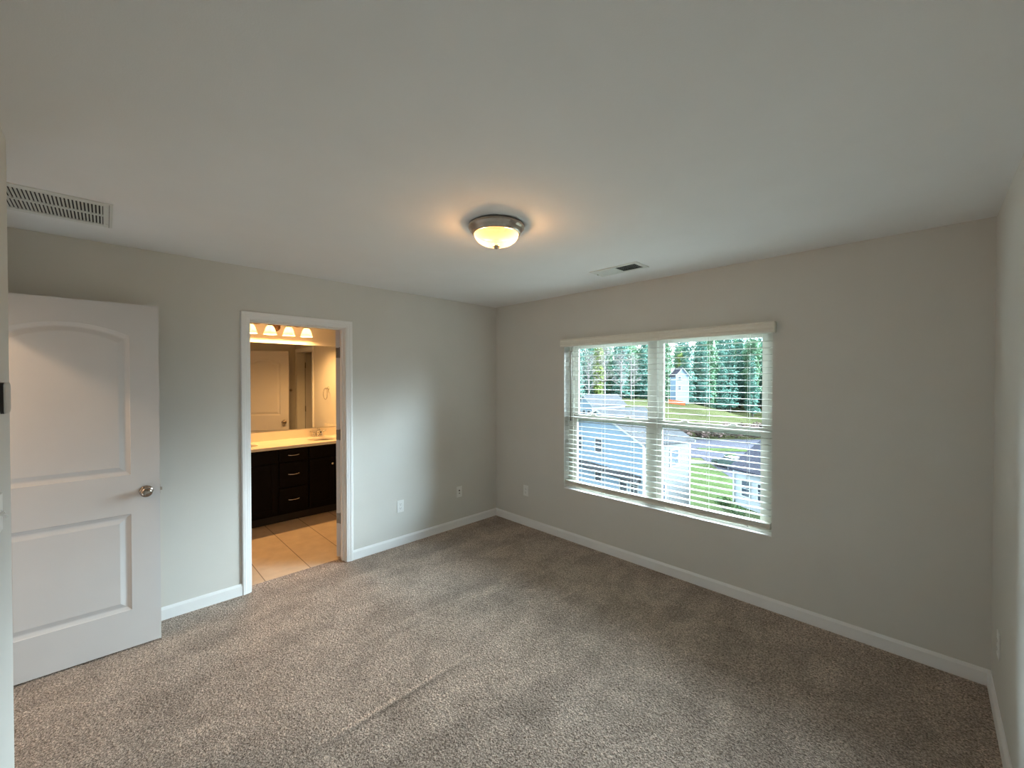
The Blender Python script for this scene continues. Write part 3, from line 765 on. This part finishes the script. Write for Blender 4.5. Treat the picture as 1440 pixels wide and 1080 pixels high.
for sx, sy, loop in rims:
    prev = loop
    for f, z in ((0.97, -0.006), (0.93, -0.025), (0.85, -0.065), (0.68, -0.105), (0.42, -0.130), (0.12, -0.138)):
        ring = [bm.verts.new((sx + 0.155*f*math.cos(2*PI*k/NS), sy + 0.205*f*math.sin(2*PI*k/NS), CZ1+z)) for k in range(NS)]
        for k in range(NS):
            ff = bm.faces.new((prev[k], prev[(k+1) % NS], ring[(k+1) % NS], ring[k])); ff.smooth = True
        prev = ring
    bm.faces.new(prev)
low = [bm.verts.new((v_.co.x, v_.co.y, CT)) for v_ in outer]
for i in range(4): bm.faces.new((outer[i], outer[(i+1) % 4], low[(i+1) % 4], low[i]))
obj('top', local(bm, ct.location), M_counter, ct)
bm = bmesh.new(); add_box(bm, (cx0, cyA, CZ1), (cx0+0.018, cyB, CZ1+0.102), 0.003); obj('backsplash', local(bm, ct.location), M_counter, ct)
bm = bmesh.new(); add_box(bm, (cx0+0.018, cyB-0.018, CZ1), (cx1-0.01, cyB, CZ1+0.102), 0.003); obj('side_splash', local(bm, ct.location), M_counter, ct)

def faucet(sy, label):
    f = thing('faucet', label, 'faucet', (-1.965, sy, CZ1))
    bm = bmesh.new()
    add_box(bm, (-0.026, -0.078, 0.0), (0.026, 0.078, 0.014), 0.006)
    obj('base', bm, M_chrome, f)
    bm = bmesh.new()
    add_tube(bm, [(0, 0, 0.012), (0.0, 0, 0.055), (0.012, 0, 0.082), (0.045, 0, 0.094), (0.088, 0, 0.086), (0.106, 0, 0.070)], [0.019, 0.0165, 0.0155, 0.0135, 0.012, 0.0115], 14)
    obj('spout', bm, M_chrome, f)
    for s in (-1, 1):
        bm = bmesh.new()
        add_lathe(bm, [(0, 0.012), (0.021, 0.012), (0.019, 0.030), (0.015, 0.046), (0.017, 0.052), (0.012, 0.060), (0, 0.062)], 18, Matrix.Translation((0, s*0.052, 0)), cap=False)
        add_tube(bm, [(0, s*0.052, 0.054), (0.006, s*0.075, 0.066), (0.010, s*0.104, 0.074)], [0.006, 0.0055, 0.0075], 10)
        obj('lever', bm, M_chrome, f)
    bm = bmesh.new(); add_tube(bm, [(-0.018, 0, 0.012), (-0.018, 0, 0.105)], 0.0028, 8)
    add_lathe(bm, [(0, 0.0), (0.006, 0.002), (0.007, 0.007), (0.004, 0.012), (0, 0.013)], 12, Matrix.Translation((-0.018, 0, 0.104)), cap=False)
    obj('lift_rod', bm, M_chrome, f)
    return f
faucet(-1.322, 'chrome two lever faucet at the right hand sink')

bm = boxes(((BX+0.0005, VY0+0.01, 0.972), (BX+0.0065, BYS-0.012, 2.040)))
tag(obj('mirror', local(bm, (BX, (VY0+VY1)/2, 0.972)), M_mirror, loc=(BX, (VY0+VY1)/2, 0.972)), 'large frameless mirror on the wall above the vanity', 'mirror')

# vanity light: four bell shades on a bar
vl = thing('vanity_light', 'bronze bar light with four glowing bell glass shades above the mirror', 'wall light', (BX, -1.795, 2.245))
M_bronze = principled('oil_rubbed_bronze', (0.20, 0.12, 0.075), 0.3, metal=1.0, noise_amt=0.1)
bm = bmesh.new()
add_lathe(bm, [(0, 0), (0.060, 0.0), (0.062, 0.006), (0.054, 0.014), (0.030, 0.022), (0.018, 0.034), (0.016, 0.046), (0.0, 0.048)], 32, Matrix.Scale(1, 4) @ Matrix.Rotation(PI/2, 4, 'Y'), cap=False)
obj('canopy', bm, M_bronze, vl)
bm = bmesh.new()
pts = [(0.085 + 0.014*math.cos(i*PI*1.0), -0.33 + 0.66*i/24, 0.018 + 0.012*math.cos(2*PI*i/8)) for i in range(25)]
pts = [(0.110, p[1], p[2]) for p in pts]
add_tube(bm, pts, 0.008, 10); add_tube(bm, [(0.03, 0, 0.0), (0.075, 0, 0.012), (0.110, 0, 0.018)], 0.009, 10)
add_lathe(bm, [(0, -0.022), (0.010, -0.020), (0.014, -0.010), (0.012, 0.0), (0, 0.004)], 16, Matrix.Translation((0.115, 0.0, -0.040)), cap=False)
add_tube(bm, [(0.112, 0, 0.015), (0.115, 0, -0.040)], 0.005, 8)
obj('arm_bar', bm, M_bronze, vl)
M_shade = lit_glass('lit_bell_shade', (1.0, 0.52, 0.17), (1.0, 0.72, 0.36), 0.95, 2.3, ((0, 0, -0.065),), (0.03, 0.085))
nt = M_shade.node_tree; b_ = nt.nodes['Principled BSDF']; tb = nt.nodes.new('ShaderNodeBsdfTransparent'); tb.inputs['Color'].default_value = (1.0, 0.9, 0.75, 1)
mxb = nt.nodes.new('ShaderNodeMixShader'); mxb.inputs['Fac'].default_value = 0.10
nt.links.new(b_.outputs['BSDF'], mxb.inputs[1]); nt.links.new(tb.outputs['BSDF'], mxb.inputs[2]); nt.links.new(mxb.outputs['Shader'], nt.nodes['Material Output'].inputs['Surface'])
for k in range(4):
    y = -0.30 + 0.20*k
    bm = bmesh.new(); add_lathe(bm, [(0, 0.018), (0.016, 0.018), (0.019, 0.0), (0.024, -0.008), (0.024, -0.022), (0, -0.022)], 20, cap=False)
    so = obj('socket', bm, M_bronze, vl, loc=(0.195, y, 0.002))
    bm = bmesh.new(); add_tube(bm, [(-0.087, 0, 0.020), (-0.03, 0, 0.028), (0, 0, 0.012)], 0.0055, 8); obj('arm', bm, M_bronze, so)
    bm = bmesh.new()
    pr = [(0.023, -0.016), (0.030, -0.022), (0.040, -0.036), (0.049, -0.056), (0.056, -0.080), (0.062, -0.102), (0.068, -0.118), (0.070, -0.122), (0.067, -0.121), (0.060, -0.102), (0.053, -0.080), (0.046, -0.056), (0.037, -0.036), (0.028, -0.024), (0.021, -0.018)]
    add_lathe(bm, pr, 32, cap=False)
    obj('glass_shade', bm, M_shade, so, label='glowing frosted bell shade')
    add_lamp('vanity_bulb', 'POINT', (BX+0.195, -1.795+y, 2.245-0.085), 35.0, (1.0, 0.53, 0.18), 0.022)

# towel ring and robe hook
tr_ = bpy.data.objects.new('towel_ring', None); COL.objects.link(tr_); tr_.matrix_world = wall_frame((-1.545, BYS, 1.470), (0, -1, 0))
tag(tr_, 'chrome towel ring on the bathroom side wall, seen in the mirror', 'towel ring')
bm = bmesh.new(); add_lathe(bm, [(0, 0), (0.026, 0), (0.026, 0.006), (0.014, 0.012), (0.010, 0.040), (0.013, 0.050), (0, 0.054)], 24, cap=False); obj('post', bm, M_chrome, tr_)
bm = bmesh.new(); add_tube(bm, [(0.078*math.sin(2*PI*i/32), -0.078 + 0.078*math.cos(2*PI*i/32), 0.046) for i in range(33)], 0.005, 10, cap=False); obj('ring', bm, M_chrome, tr_)
rh = bpy.data.objects.new('robe_hook', None); COL.objects.link(rh); rh.matrix_world = wall_frame((-T, -1.062, 1.42), (-1, 0, 0))
tag(rh, 'small metal robe hook on the bathroom wall, seen in the mirror', 'robe hook')
bm = bmesh.new(); add_lathe(bm, [(0, 0), (0.022, 0), (0.022, 0.005), (0.010, 0.010), (0.008, 0.030), (0.015, 0.040), (0.012, 0.048), (0, 0.050)], 20, cap=False); obj('hook', bm, M_nickel, rh)

# ================================================================== outdoors
G = -10.0
def ext(name, c, rough=0.85, amt=0.2, sc=1.0): return principled(name, c, rough, spec=0.0, noise_amt=amt, noise_scale=sc)
X_grass = ext('lawn_grass', (0.030, 0.042, 0.017), 0.95, 0.3, 0.6)
X_field = ext('meadow_grass', (0.044, 0.047, 0.022), 0.95, 0.35, 0.15)
X_road = ext('asphalt', (0.036, 0.036, 0.046), 0.9, 0.12, 0.3)
X_conc = ext('concrete_walk', (0.07, 0.069, 0.068), 0.9, 0.08, 1.0)
X_blue = ext('pale_blue_siding', (0.165, 0.225, 0.30), 0.7, 0.05, 0.4)
X_sidew = ext('lit_white_siding', (0.095, 0.10, 0.105), 0.7, 0.04, 0.4)  # lit side's white put into the colour, toned down for the sky glow
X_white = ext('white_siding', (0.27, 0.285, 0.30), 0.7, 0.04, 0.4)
X_roof = ext('light_grey_shingle', (0.042, 0.043, 0.047), 0.9, 0.15, 2.0)
X_roofd = ext('lavender_grey_shingle', (0.030, 0.030, 0.040), 0.9, 0.15, 2.0)
X_wintrim = ext('house_white_trim', (0.36, 0.37, 0.38), 0.6, 0.03)
X_pane = ext('house_window_pane', (0.05, 0.06, 0.075), 0.15, 0.1)
X_trunk = ext('grey_bark', (0.13, 0.12, 0.12), 0.95, 0.3, 3)
X_bare = ext('pale_bare_wood', (0.17, 0.155, 0.155), 0.95, 0.2, 3)
X_pine = ext('dark_pine_leaf', (0.075, 0.150, 0.125), 0.85, 0.5, 0.5)
X_leaf = ext('mid_green_leaf', (0.10, 0.18, 0.11), 0.85, 0.5, 0.5)
X_yleaf = ext('yellow_green_leaf', (0.15, 0.19, 0.06), 0.85, 0.5, 0.5)
X_shrub = ext('russet_shrub_leaf', (0.10, 0.07, 0.065), 0.9, 0.45, 1.0)
X_bush = ext('green_bush_leaf', (0.06, 0.10, 0.045), 0.9, 0.4, 1.0)
X_tyre = ext('tyre_rubber', (0.02, 0.02, 0.02), 0.8, 0.1)
X_car = principled('dark_green_car_paint', (0.035, 0.055, 0.055), 0.25, noise_amt=0.03, coat=0.5)
X_carg = ext('car_glass', (0.05, 0.06, 0.065), 0.1, 0.05)
X_silver = principled('silver_car_paint', (0.33, 0.34, 0.36), 0.3, noise_amt=0.03, coat=0.5)
X_fence = ext('orange_mesh_fence', (0.42, 0.10, 0.035), 0.8, 0.15, 2.0)

CAMV = Vector((3.568, -3.268, 0)); RV = Vector((0.7036, 0.7106, 0)); FV = Vector((-0.7106, 0.7036, 0))
def site(r, f, z=G):
    """place on the street plan: r metres to the right of and f metres ahead of the bedroom's corner"""
    p = CAMV + RV*r + FV*f; return Vector((p.x, p.y, z))

def hill(x, y):
    c = site(36, 128)
    d = Vector((x, y, 0)) - Vector((c.x, c.y, 0))
    a = d.dot(RV)/34.0; b = d.dot(FV)/26.0
    q = max(0.0, 1-(a*a+b*b))
    return G + 5.6*q**0.8 if q > 0 else G
bm = bmesh.new()
N = 70; grid = []
for i in range(N+1):
    row = []
    for j in range(N+1):
        p = site(-140 + 330*i/N, 6 + 330*j/N); row.append(bm.verts.new((p.x, p.y, hill(p.x, p.y))))
    grid.append(row)
for i in range(N):
    for j in range(N): bm.faces.new((grid[i][j], grid[i+1][j], grid[i+1][j+1], grid[i][j+1])).smooth = True
tag(obj('ground', bm, X_field), 'grassy ground sloping up to the woods outside', 'ground', kind='structure')
def strip(name, pts, mat, label, cat, z):
    bm = bmesh.new(); va = [bm.verts.new(site(r, f, G+z)) for r, f in pts]; vb = [bm.verts.new(site(r, f, G-0.3)) for r, f in pts]
    bm.faces.new(va); bm.faces.new(vb); n = len(pts)
    for i in range(n): bm.faces.new((va[i], va[(i+1) % n], vb[(i+1) % n], vb[i]))
    return tag(obj(name, bm, mat), label, cat, kind='structure')
strip('lawn', [(12, 22), (26, 22), (31, 38), (34, 55), (14, 57.5)], X_grass, 'bright green lawn between the two houses', 'lawn', 0.04)
strip('road', [(10, 61), (95, 59), (98, 78), (14, 79.5)], X_road, 'grey asphalt road beyond the lawn', 'road', 0.05)
strip('sidewalk', [(12, 57.8), (31, 55.6), (32, 57.6), (12, 60.2)], X_conc, 'pale concrete sidewalk between lawn and road', 'sidewalk', 0.06)
strip('driveway', [(25.0, 44), (36.0, 45), (43, 61), (28.0, 61)], X_road, 'asphalt driveway beside the house on the right', 'driveway', 0.07)
strip('traffic_island', [(31, 66), (38, 65.2), (38.5, 68.0), (31, 68.8)], X_grass, 'small green island in the middle of the road', 'traffic island', 0.12)

def house_frame(corner, u):
    """local frame: x along u, y to its left, origin at the corner on the ground"""
    u = Vector(u).normalized(); v_ = Vector((-u.y, u.x, 0))
    m = Matrix((u, v_, Vector((0, 0, 1)))).transposed().to_4x4(); m.translation = corner
    return m
def house(label, corner, u, L, D, eave, ridge, wall_m, roof_m, wins, ridge_along='x', over=0.35, group=None, side_m=None, band=None):
    """body L (x) by D (y). ridge_along: axis of the ridge. wins: (face, a, z, w, h) with face 'y0','x0','x1','y1'"""
    root = bpy.data.objects.new('house', None); COL.objects.link(root); root.matrix_world = house_frame(corner, u); tag(root, label, 'house', group)
    bm = bmesh.new()
    if ridge_along == 'x': poly = [(0, 0), (D, 0), (D, eave), (D/2, ridge), (0, eave)]; add_prism(bm, poly, 'x', 0, L)
    else: poly = [(0, 0), (L, 0), (L, eave), (L/2, ridge), (0, eave)]; add_prism(bm, poly, 'y', 0, D)
    for z in [0.18*i for i in range(1, int(eave/0.18))]:      # lap siding edges
        for lo, hi in (((-0.012, -0.012, z), (L+0.012, 0.0, z+0.02)), ((-0.012, 0, z), (0.0, D, z+0.02))):
            add_box(bm, lo, hi)
    obj('wall', bm, wall_m, root)
    bm = bmesh.new(); th = 0.16
    span = D if ridge_along == 'x' else L; run = L if ridge_along == 'x' else D
    sl = (ridge-eave)/(span/2)
    poly = [(-over, eave-over*sl), (span/2, ridge), (span+over, eave-over*sl), (span+over, eave-over*sl+th), (span/2, ridge+th*1.2), (-over, eave-over*sl+th)]
    add_prism(bm, poly, 'x' if ridge_along == 'x' else 'y', -over, run+over)
    rf = obj('roof', bm, roof_m, root)
    for e in (-over-0.02, run+over-0.02):
        bm = bmesh.new()
        p2 = [(-over, eave-over*sl-0.06), (span/2, ridge-0.06), (span+over, eave-over*sl-0.06), (span+over, eave-over*sl+th*0.8), (span/2, ridge+th), (-over, eave-over*sl+th*0.8)]
        add_prism(bm, p2, 'x' if ridge_along == 'x' else 'y', e, e+0.04)
        obj('rake_board', bm, X_wintrim, rf)
    for cx, cy_ in ((0, 0), (L, 0), (0, D), (L, D)):
        bm = bmesh.new(); add_box(bm, (cx-0.07, cy_-0.07, 0), (cx+0.07, cy_+0.07, eave-0.05)); obj('corner_board', bm, X_wintrim, root)
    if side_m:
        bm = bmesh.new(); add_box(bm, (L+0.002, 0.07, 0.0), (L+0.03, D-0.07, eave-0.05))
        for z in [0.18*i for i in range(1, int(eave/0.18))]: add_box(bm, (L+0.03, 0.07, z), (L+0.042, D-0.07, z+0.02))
        obj('side_wall', bm, side_m, root, label='long side wall of the house, coloured white as lit')
    if band:
        bm = bmesh.new(); add_prism(bm, [(0.0, band), (-0.7, band-0.42), (-0.7, band-0.52), (0.0, band-0.52)], 'x', 0.5, L-0.3)
        obj('pent_roof', bm, roof_m, root)
    for face, a, z, w, h in wins:
        bm = bmesh.new(); bp = bmesh.new(); e = 0.05; fr = 0.10
        def bx(bmx, a0, a1, z0, z1, d0, d1):
            if face == 'y0': add_box(bmx, (a0, -d1, z0), (a1, -d0, z1))
            elif face == 'y1': add_box(bmx, (a0, D+d0, z0), (a1, D+d1, z1))
            elif face == 'x0': add_box(bmx, (-d1, a0, z0), (-d0, a1, z1))
            else: add_box(bmx, (L+d0+(0.045 if side_m else 0), a0, z0), (L+d1+(0.045 if side_m else 0), a1, z1))
        bx(bm, a-fr, a, z-fr, z+h+fr, 0, e); bx(bm, a+w, a+w+fr, z-fr, z+h+fr, 0, e); bx(bm, a, a+w, z-fr, z, 0, e); bx(bm, a, a+w, z+h, z+h+fr, 0, e); bx(bm, a, a+w, z+h/2-0.03, z+h/2+0.03, 0.015, e)
        wf = obj('window', bm, X_wintrim, root)
        bx(bp, a, a+w, z, z+h, 0.002, 0.02); obj('pane', bp, X_pane, wf)
    return root

# nearest house on the left: blue gable end towards us, long side to the right coloured white as lit
cA = site(11.22, 35.0)
uA = Vector((0.950, -0.311, 0))           # along the gable end from its far corner to the near right corner
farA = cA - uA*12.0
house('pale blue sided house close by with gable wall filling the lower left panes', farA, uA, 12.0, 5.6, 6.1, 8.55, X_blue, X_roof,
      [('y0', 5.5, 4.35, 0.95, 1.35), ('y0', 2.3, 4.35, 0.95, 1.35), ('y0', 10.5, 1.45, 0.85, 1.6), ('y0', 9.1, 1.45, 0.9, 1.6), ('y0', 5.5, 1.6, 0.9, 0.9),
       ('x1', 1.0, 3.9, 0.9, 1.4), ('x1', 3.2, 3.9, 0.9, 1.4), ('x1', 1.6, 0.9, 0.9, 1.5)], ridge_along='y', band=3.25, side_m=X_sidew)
# far blue house on the left
house('small blue gabled house furthest left near the woods', site(13.2, 84), Vector((0.985, -0.17, 0)), 4.4, 9.5, 6.5, 8.3, X_blue, X_roof,
      [('y0', 0.45, 3.9, 0.75, 1.5), ('y0', 1.8, 3.9, 0.75, 1.5), ('y0', 3.15, 3.9, 0.75, 1.5)], ridge_along='y')
# right-hand house
kR = site(20.6, 38.0)
eR = (RV*0.287 - FV*0.958)
uR = eR.normalized()
house('white house with lavender grey roof at the lower right of the view', kR, uR, 11.0, 8.0, 3.5, 5.9, X_white, X_roofd,
      [('x0', 2.0, 1.0, 0.9, 1.5), ('y0', 0.9, 1.1, 0.8, 1.4), ('y0', 2.6, 1.1, 0.8, 1.4), ('y0', 4.3, 1.1, 0.8, 1.4), ('y0', 6.5, 1.1, 0.8, 1.4)], ridge_along='x')
# tall narrow house far off against the trees
pT = site(48.8, 122)
pT.z = hill(pT.x, pT.y) - 0.4
house('tall narrow blue house far off among the trees', pT, RV, 3.6, 4.5, 14.5 + (G - pT.z) - 1.6, 16.4 + (G - pT.z) - 1.4, X_blue, X_roofd,
      [('y0', 0.6, 4.2, 0.8, 1.3), ('y0', 0.6, 6.8, 0.8, 1.3)], ridge_along='y')

# orange fence on the bank
f0 = site(44.8, 118); f1 = site(49.4, 117)
fo = thing('mesh_fence', 'orange mesh safety fence on the bank below the tall house', 'fence', (f0.x, f0.y, hill(f0.x, f0.y)))
bm = bmesh.new(); d_ = (f1-f0); n = 8
for k in range(n):
    a = f0 + d_*k/n; b = f0 + d_*(k+1)/n; za, zb = hill(a.x, a.y), hill(b.x, b.y)
    q = Vector((-d_.y, d_.x, 0)).normalized()*0.02
    vs_ = [bm.verts.new((p.x + s*q.x - f0.x, p.y + s*q.y - f0.y, z + h - fo.location.z)) for s in (0, 1) for p, z, h in ((a, za, 0.1), (b, zb, 0.1), (b, zb, 1.25), (a, za, 1.25))]
    for f in ((0,1,2,3),(7,6,5,4),(0,4,5,1),(1,5,6,2),(2,6,7,3),(3,7,4,0)): bm.faces.new([vs_[i] for i in f])
obj('mesh_panel', bm, X_fence, fo)
for k in range(n+1):
    p = f0 + d_*k/n; bm = bmesh.new(); add_tube(bm, [(p.x-f0.x, p.y-f0.y, hill(p.x, p.y)-0.2-fo.location.z), (p.x-f0.x, p.y-f0.y, hill(p.x, p.y)+1.45-fo.location.z)], 0.045, 8)
    obj('post', bm, X_trunk, fo)

# ---- trees: each its own crown and trunk
def leaf_cloud(clumps, n, size, rnd):
    bm = bmesh.new()
    tot = sum(c[1][0]*c[1][1]*c[1][2] for c in clumps)
    for (c, r) in clumps:
        m = max(8, int(n*r[0]*r[1]*r[2]/tot))
        for _ in range(m):
            d = Vector((rnd.gauss(0, 1), rnd.gauss(0, 1), rnd.gauss(0, 1))).normalized()
            q = rnd.random()**0.45
            p = Vector((c[0] + d.x*r[0]*q, c[1] + d.y*r[1]*q, c[2] + d.z*r[2]*q))
            nrm = (d + Vector((rnd.uniform(-.8,.8), rnd.uniform(-.8,.8), rnd.uniform(-.3,.9)))).normalized()
            t = nrm.orthogonal().normalized(); b = nrm.cross(t); s = size*rnd.uniform(0.6, 1.3); a = rnd.uniform(0, 2*PI)
            t2 = t*math.cos(a) + b*math.sin(a); b2 = nrm.cross(t2)
            bm.faces.new([bm.verts.new(p + t2*s*i + b2*s*0.6*j) for i, j in ((-1, 0), (0, -1), (1, 0), (0, 1))])
    return bm
def make_tree(kind, h, seed):
    rnd = random.Random(seed)
    root = bpy.data.objects.new({'pine': 'pine_tree', 'leafy': 'leafy_tree', 'yellow': 'leafy_tree', 'bare': 'bare_tree'}[kind], None); COL.objects.link(root)
    bm = bmesh.new()
    if kind == 'bare':
        add_tube(bm, [(0, 0, -0.4), (0.1, 0, h*0.4), (0.2, 0.1, h*0.75), (0.15, 0.2, h)], [0.32, 0.25, 0.14, 0.03], 8)
        obj('trunk', bm, X_bare, root)
        bm = bmesh.new()
        for i in range(46):
            z = h*rnd.uniform(0.28, 0.95); a = rnd.uniform(0, 2*PI); L = (h-z)*0.22 + 0.9
            e = Vector((math.cos(a)*L, math.sin(a)*L, z + L*rnd.uniform(0.5, 1.1)))
            m = Vector((math.cos(a)*L*0.5, math.sin(a)*L*0.5, z + L*0.35))
            add_tube(bm, [(0.1, 0.05, z), m, e], [0.10, 0.06, 0.02], 5)
            for _ in range(6):
                t_ = rnd.uniform(0.3, 1.0); s = m.lerp(e, t_); b_ = rnd.uniform(0, 2*PI); l2 = rnd.uniform(0.6, 1.6)
                add_tube(bm, [s, s + Vector((math.cos(b_)*l2, math.sin(b_)*l2, l2*0.9))], [0.035, 0.012], 4)
        obj('branch', bm, X_bare, root)
        return root
    add_tube(bm, [(0, 0, -0.4), (0.1, 0.05, h*0.3), (0.05, 0.15, h*0.62), (0, 0.1, h*0.95)], [0.36, 0.29, 0.18, 0.04], 8)
    for i in range(8):
        z = h*rnd.uniform(0.35, 0.8); a = rnd.uniform(0, 2*PI); L = h*0.13
        add_tube(bm, [(0.05, 0.1, z), (math.cos(a)*L, math.sin(a)*L, z + L*0.4)], [0.10, 0.03], 5)
    obj('trunk', bm, X_trunk, root)
    cl = []
    if kind == 'pine':
        for i in range(13):
            z = h*(0.10 + 0.86*i/12); r = h*0.098*(1.2 - 0.75*(i/12))
            a = rnd.uniform(0, 2*PI); o = r*0.22
            cl.append(((o*math.cos(a), o*math.sin(a), z), (r, r, h*0.05)))
        bm = leaf_cloud(cl, 3400, 0.36, rnd); mat = X_pine
    else:
        for i in range(12):
            z = h*(0.09 + 0.80*i/11); a = rnd.uniform(0, 2*PI); o = h*0.035*rnd.random()
            r = h*rnd.uniform(0.075, 0.098)
            cl.append(((o*math.cos(a), o*math.sin(a), z), (r, r, r*0.85)))
        bm = leaf_cloud(cl, 3400, 0.38, rnd); mat = X_leaf if kind == 'leafy' else X_yleaf
    obj('foliage', bm, mat, root)
    return root
LAB = {'pine': ('tall dark pine in the dense wood beyond the houses', 'pine tree', 'dark pines in the wood'),
       'leafy': ('tall mid green leafy tree in the dense wood beyond the houses', 'tree', 'green leafy trees in the wood'),
       'yellow': ('yellowish green leafy tree in the dense wood beyond the houses', 'tree', 'yellowing trees in the wood'),
       'bare': ('leafless pale grey tree in front of the wood on the left', 'bare tree', 'bare grey trees by the wood')}
protos = {('pine', 0): make_tree('pine', 27, 1), ('pine', 1): make_tree('pine', 30, 2), ('leafy', 0): make_tree('leafy', 25, 3), ('leafy', 1): make_tree('leafy', 28, 4),
          ('yellow', 0): make_tree('yellow', 23, 5), ('bare', 0): make_tree('bare', 18, 6)}
used = set()
def put_tree(key, r, f, s, rz):
    o = protos[key]
    if key in used: o = copy_tree(o)
    used.add(key)
    p = site(r, f); o.location = (p.x, p.y, hill(p.x, p.y) if f < 160 else G); o.rotation_euler = (0, 0, rz); o.scale = (s, s, s)
    lab, cat, grp = LAB[key[0]]; tag(o, lab, cat, grp)
rt = random.Random(21)
for row, f in enumerate((142, 150.5, 159, 167.5, 176, 184.5, 193)):
    r = 8 + (row*3.1) % 7.4
    while r < 136:
        k = rt.choice([('pine', 0), ('pine', 1), ('pine', 0), ('leafy', 0), ('leafy', 1), ('yellow', 0) if row < 2 else ('pine', 1)])
        put_tree(k, r + rt.uniform(-0.3, 0.3), f + rt.uniform(-0.6, 0.6), rt.uniform(0.86, 1.12) + (0.14 if r > 70 else 0.0), rt.uniform(0, 6.28))
        r += rt.uniform(7.0, 7.8)*(1.12 if r > 70 else 1.0)
for q in range(14):
    put_tree(('pine', 1), 26 + 6.9*q, 202.5 + (q % 2)*8.0, 1.15, q*1.7)
for q in range(6):
    put_tree(('leafy', 1), 24.5 + 8.2*q, 219, 1.25, q*2.1)
for r, f, s in ((21.5, 115, 0.9), (27.5, 122, 1.0), (31.0, 117, 0.85), (36.0, 124, 0.8)):
    put_tree(('bare', 0), r, f, s, r)
for r, f, s in ((60, 128, 0.62), (67, 131, 0.7), (75, 128, 0.66), (83, 132, 0.7), (91, 129, 0.65), (57.0, 133, 0.5)):
    put_tree(('pine', 1), r, f, s, r)

# ---- shrubs
def make_shrub(name, mat, w, h, seed, n=380, size=0.12):
    rnd = random.Random(seed); root = bpy.data.objects.new(name, None); COL.objects.link(root)
    bm = leaf_cloud([((rnd.uniform(-w, w)*0.35, rnd.uniform(-w, w)*0.35, h*rnd.uniform(0.4, 0.65)), (w*0.42, w*0.42, h*0.4)) for _ in range(5)], n, size, rnd)
    obj('foliage', bm, mat, root)
    bm = bmesh.new()
    for i in range(5):
        a = 2*PI*i/5; add_tube(bm, [(0.05*math.cos(a), 0.05*math.sin(a), -0.1), (w*0.25*math.cos(a), w*0.25*math.sin(a), h*0.6)], [0.04, 0.015], 5)
    obj('stem', bm, X_trunk, root)
    return root
sp = make_shrub('russet_shrub', X_shrub, 2.2, 2.2, 31, 420, 0.20)
rs = random.Random(5); first = True
for row, f in ((0, 80.9), (1, 84.2), (2, 87.5)):
    r = 34 + row
    while r < 66 + 3*row:
        o = sp if first else copy_tree(sp); first = False
        p = site(r, f + rs.uniform(-0.3, 0.3)); o.location = p; s = rs.uniform(1.1, 1.4); o.scale = (s, s, s); o.rotation_euler = (0, 0, rs.uniform(0, 6.28))
        tag(o, 'low russet brown shrub in the rough band beyond the road', 'shrub', 'russet shrubs beyond the road')
        r += rs.uniform(3.1, 3.7)
gp = make_shrub('green_shrub', X_bush, 1.3, 1.1, 33, 380, 0.12)
GB = [(18.7, 34.0, 'round green shrub nearest the white side of the blue house'), (18.9, 36.5, 'round green shrub at the lawn edge furthest from us by the blue house'),
      (20.6, 31.0, 'green shrub at the corner of the white right hand house'), (31.0, 58.0, 'green shrub at the sidewalk end near the parked car')]
for i, (r, f, lb) in enumerate(GB):
    o = gp if i == 0 else copy_tree(gp)
    o.location = site(r, f); o.rotation_euler = (0, 0, i*1.3); tag(o, lb, 'shrub')

# ---- parked cars
def wheel_bm():
    bm = bmesh.new(); add_lathe(bm, [(0.0, -0.10), (0.20, -0.10), (0.30, -0.11), (0.335, -0.08), (0.335, 0.08), (0.30, 0.11), (0.20, 0.10), (0.0, 0.10)], 24, Matrix.Rotation(PI/2, 4, 'X'), cap=False); return bm
def car(label, loc, rz, paint):
    root = thing('car', label, 'car', loc, rz)
    side = [(-2.2, 0.35), (-2.25, 0.75), (-2.1, 0.95), (-1.3, 1.02), (1.0, 1.0), (1.9, 0.86), (2.2, 0.70), (2.22, 0.38), (1.75, 0.30), (-1.8, 0.30)]
    bm = bmesh.new(); vs_ = add_prism(bm, side, 'y', -0.88, 0.88)
    bmesh.ops.bevel(bm, geom=bm.edges[:], offset=0.06, segments=2, affect='EDGES')
    obj('body', bm, paint, root)
    bm = bmesh.new()
    lo = [(-1.75, -0.80, 0.99), (0.95, -0.80, 0.99), (0.95, 0.80, 0.99), (-1.75, 0.80, 0.99)]; hi = [(-1.35, -0.62, 1.46), (0.25, -0.62, 1.46), (0.25, 0.62, 1.46), (-1.35, 0.62, 1.46)]
    a = [bm.verts.new(p) for p in lo]; b = [bm.verts.new(p) for p in hi]
    for i in range(4): bm.faces.new((a[i], a[(i+1) % 4], b[(i+1) % 4], b[i]))
    bm.faces.new(a); bm.faces.new(b); obj('window_band', bm, X_carg, root)
    bm = bmesh.new(); add_box(bm, (-1.40, -0.66, 1.44), (0.30, 0.66, 1.50), 0.025); obj('roof_panel', bm, paint, root)
    for x in (-1.38, 1.38):
        for y in (-0.80, 0.80):
            w_ = obj('wheel', wheel_bm(), X_tyre, root, loc=(x, y, 0.335))
    return root
p = site(28.4, 53.5, G+0.07); car('dark green car parked beside the lawn', p, math.atan2(FV.y, FV.x)+0.35, X_car)
p = site(36.2, 56.5, G+0.07); car('silver car parked behind the dark green car', p, math.atan2(FV.y, FV.x)+0.3, X_silver)
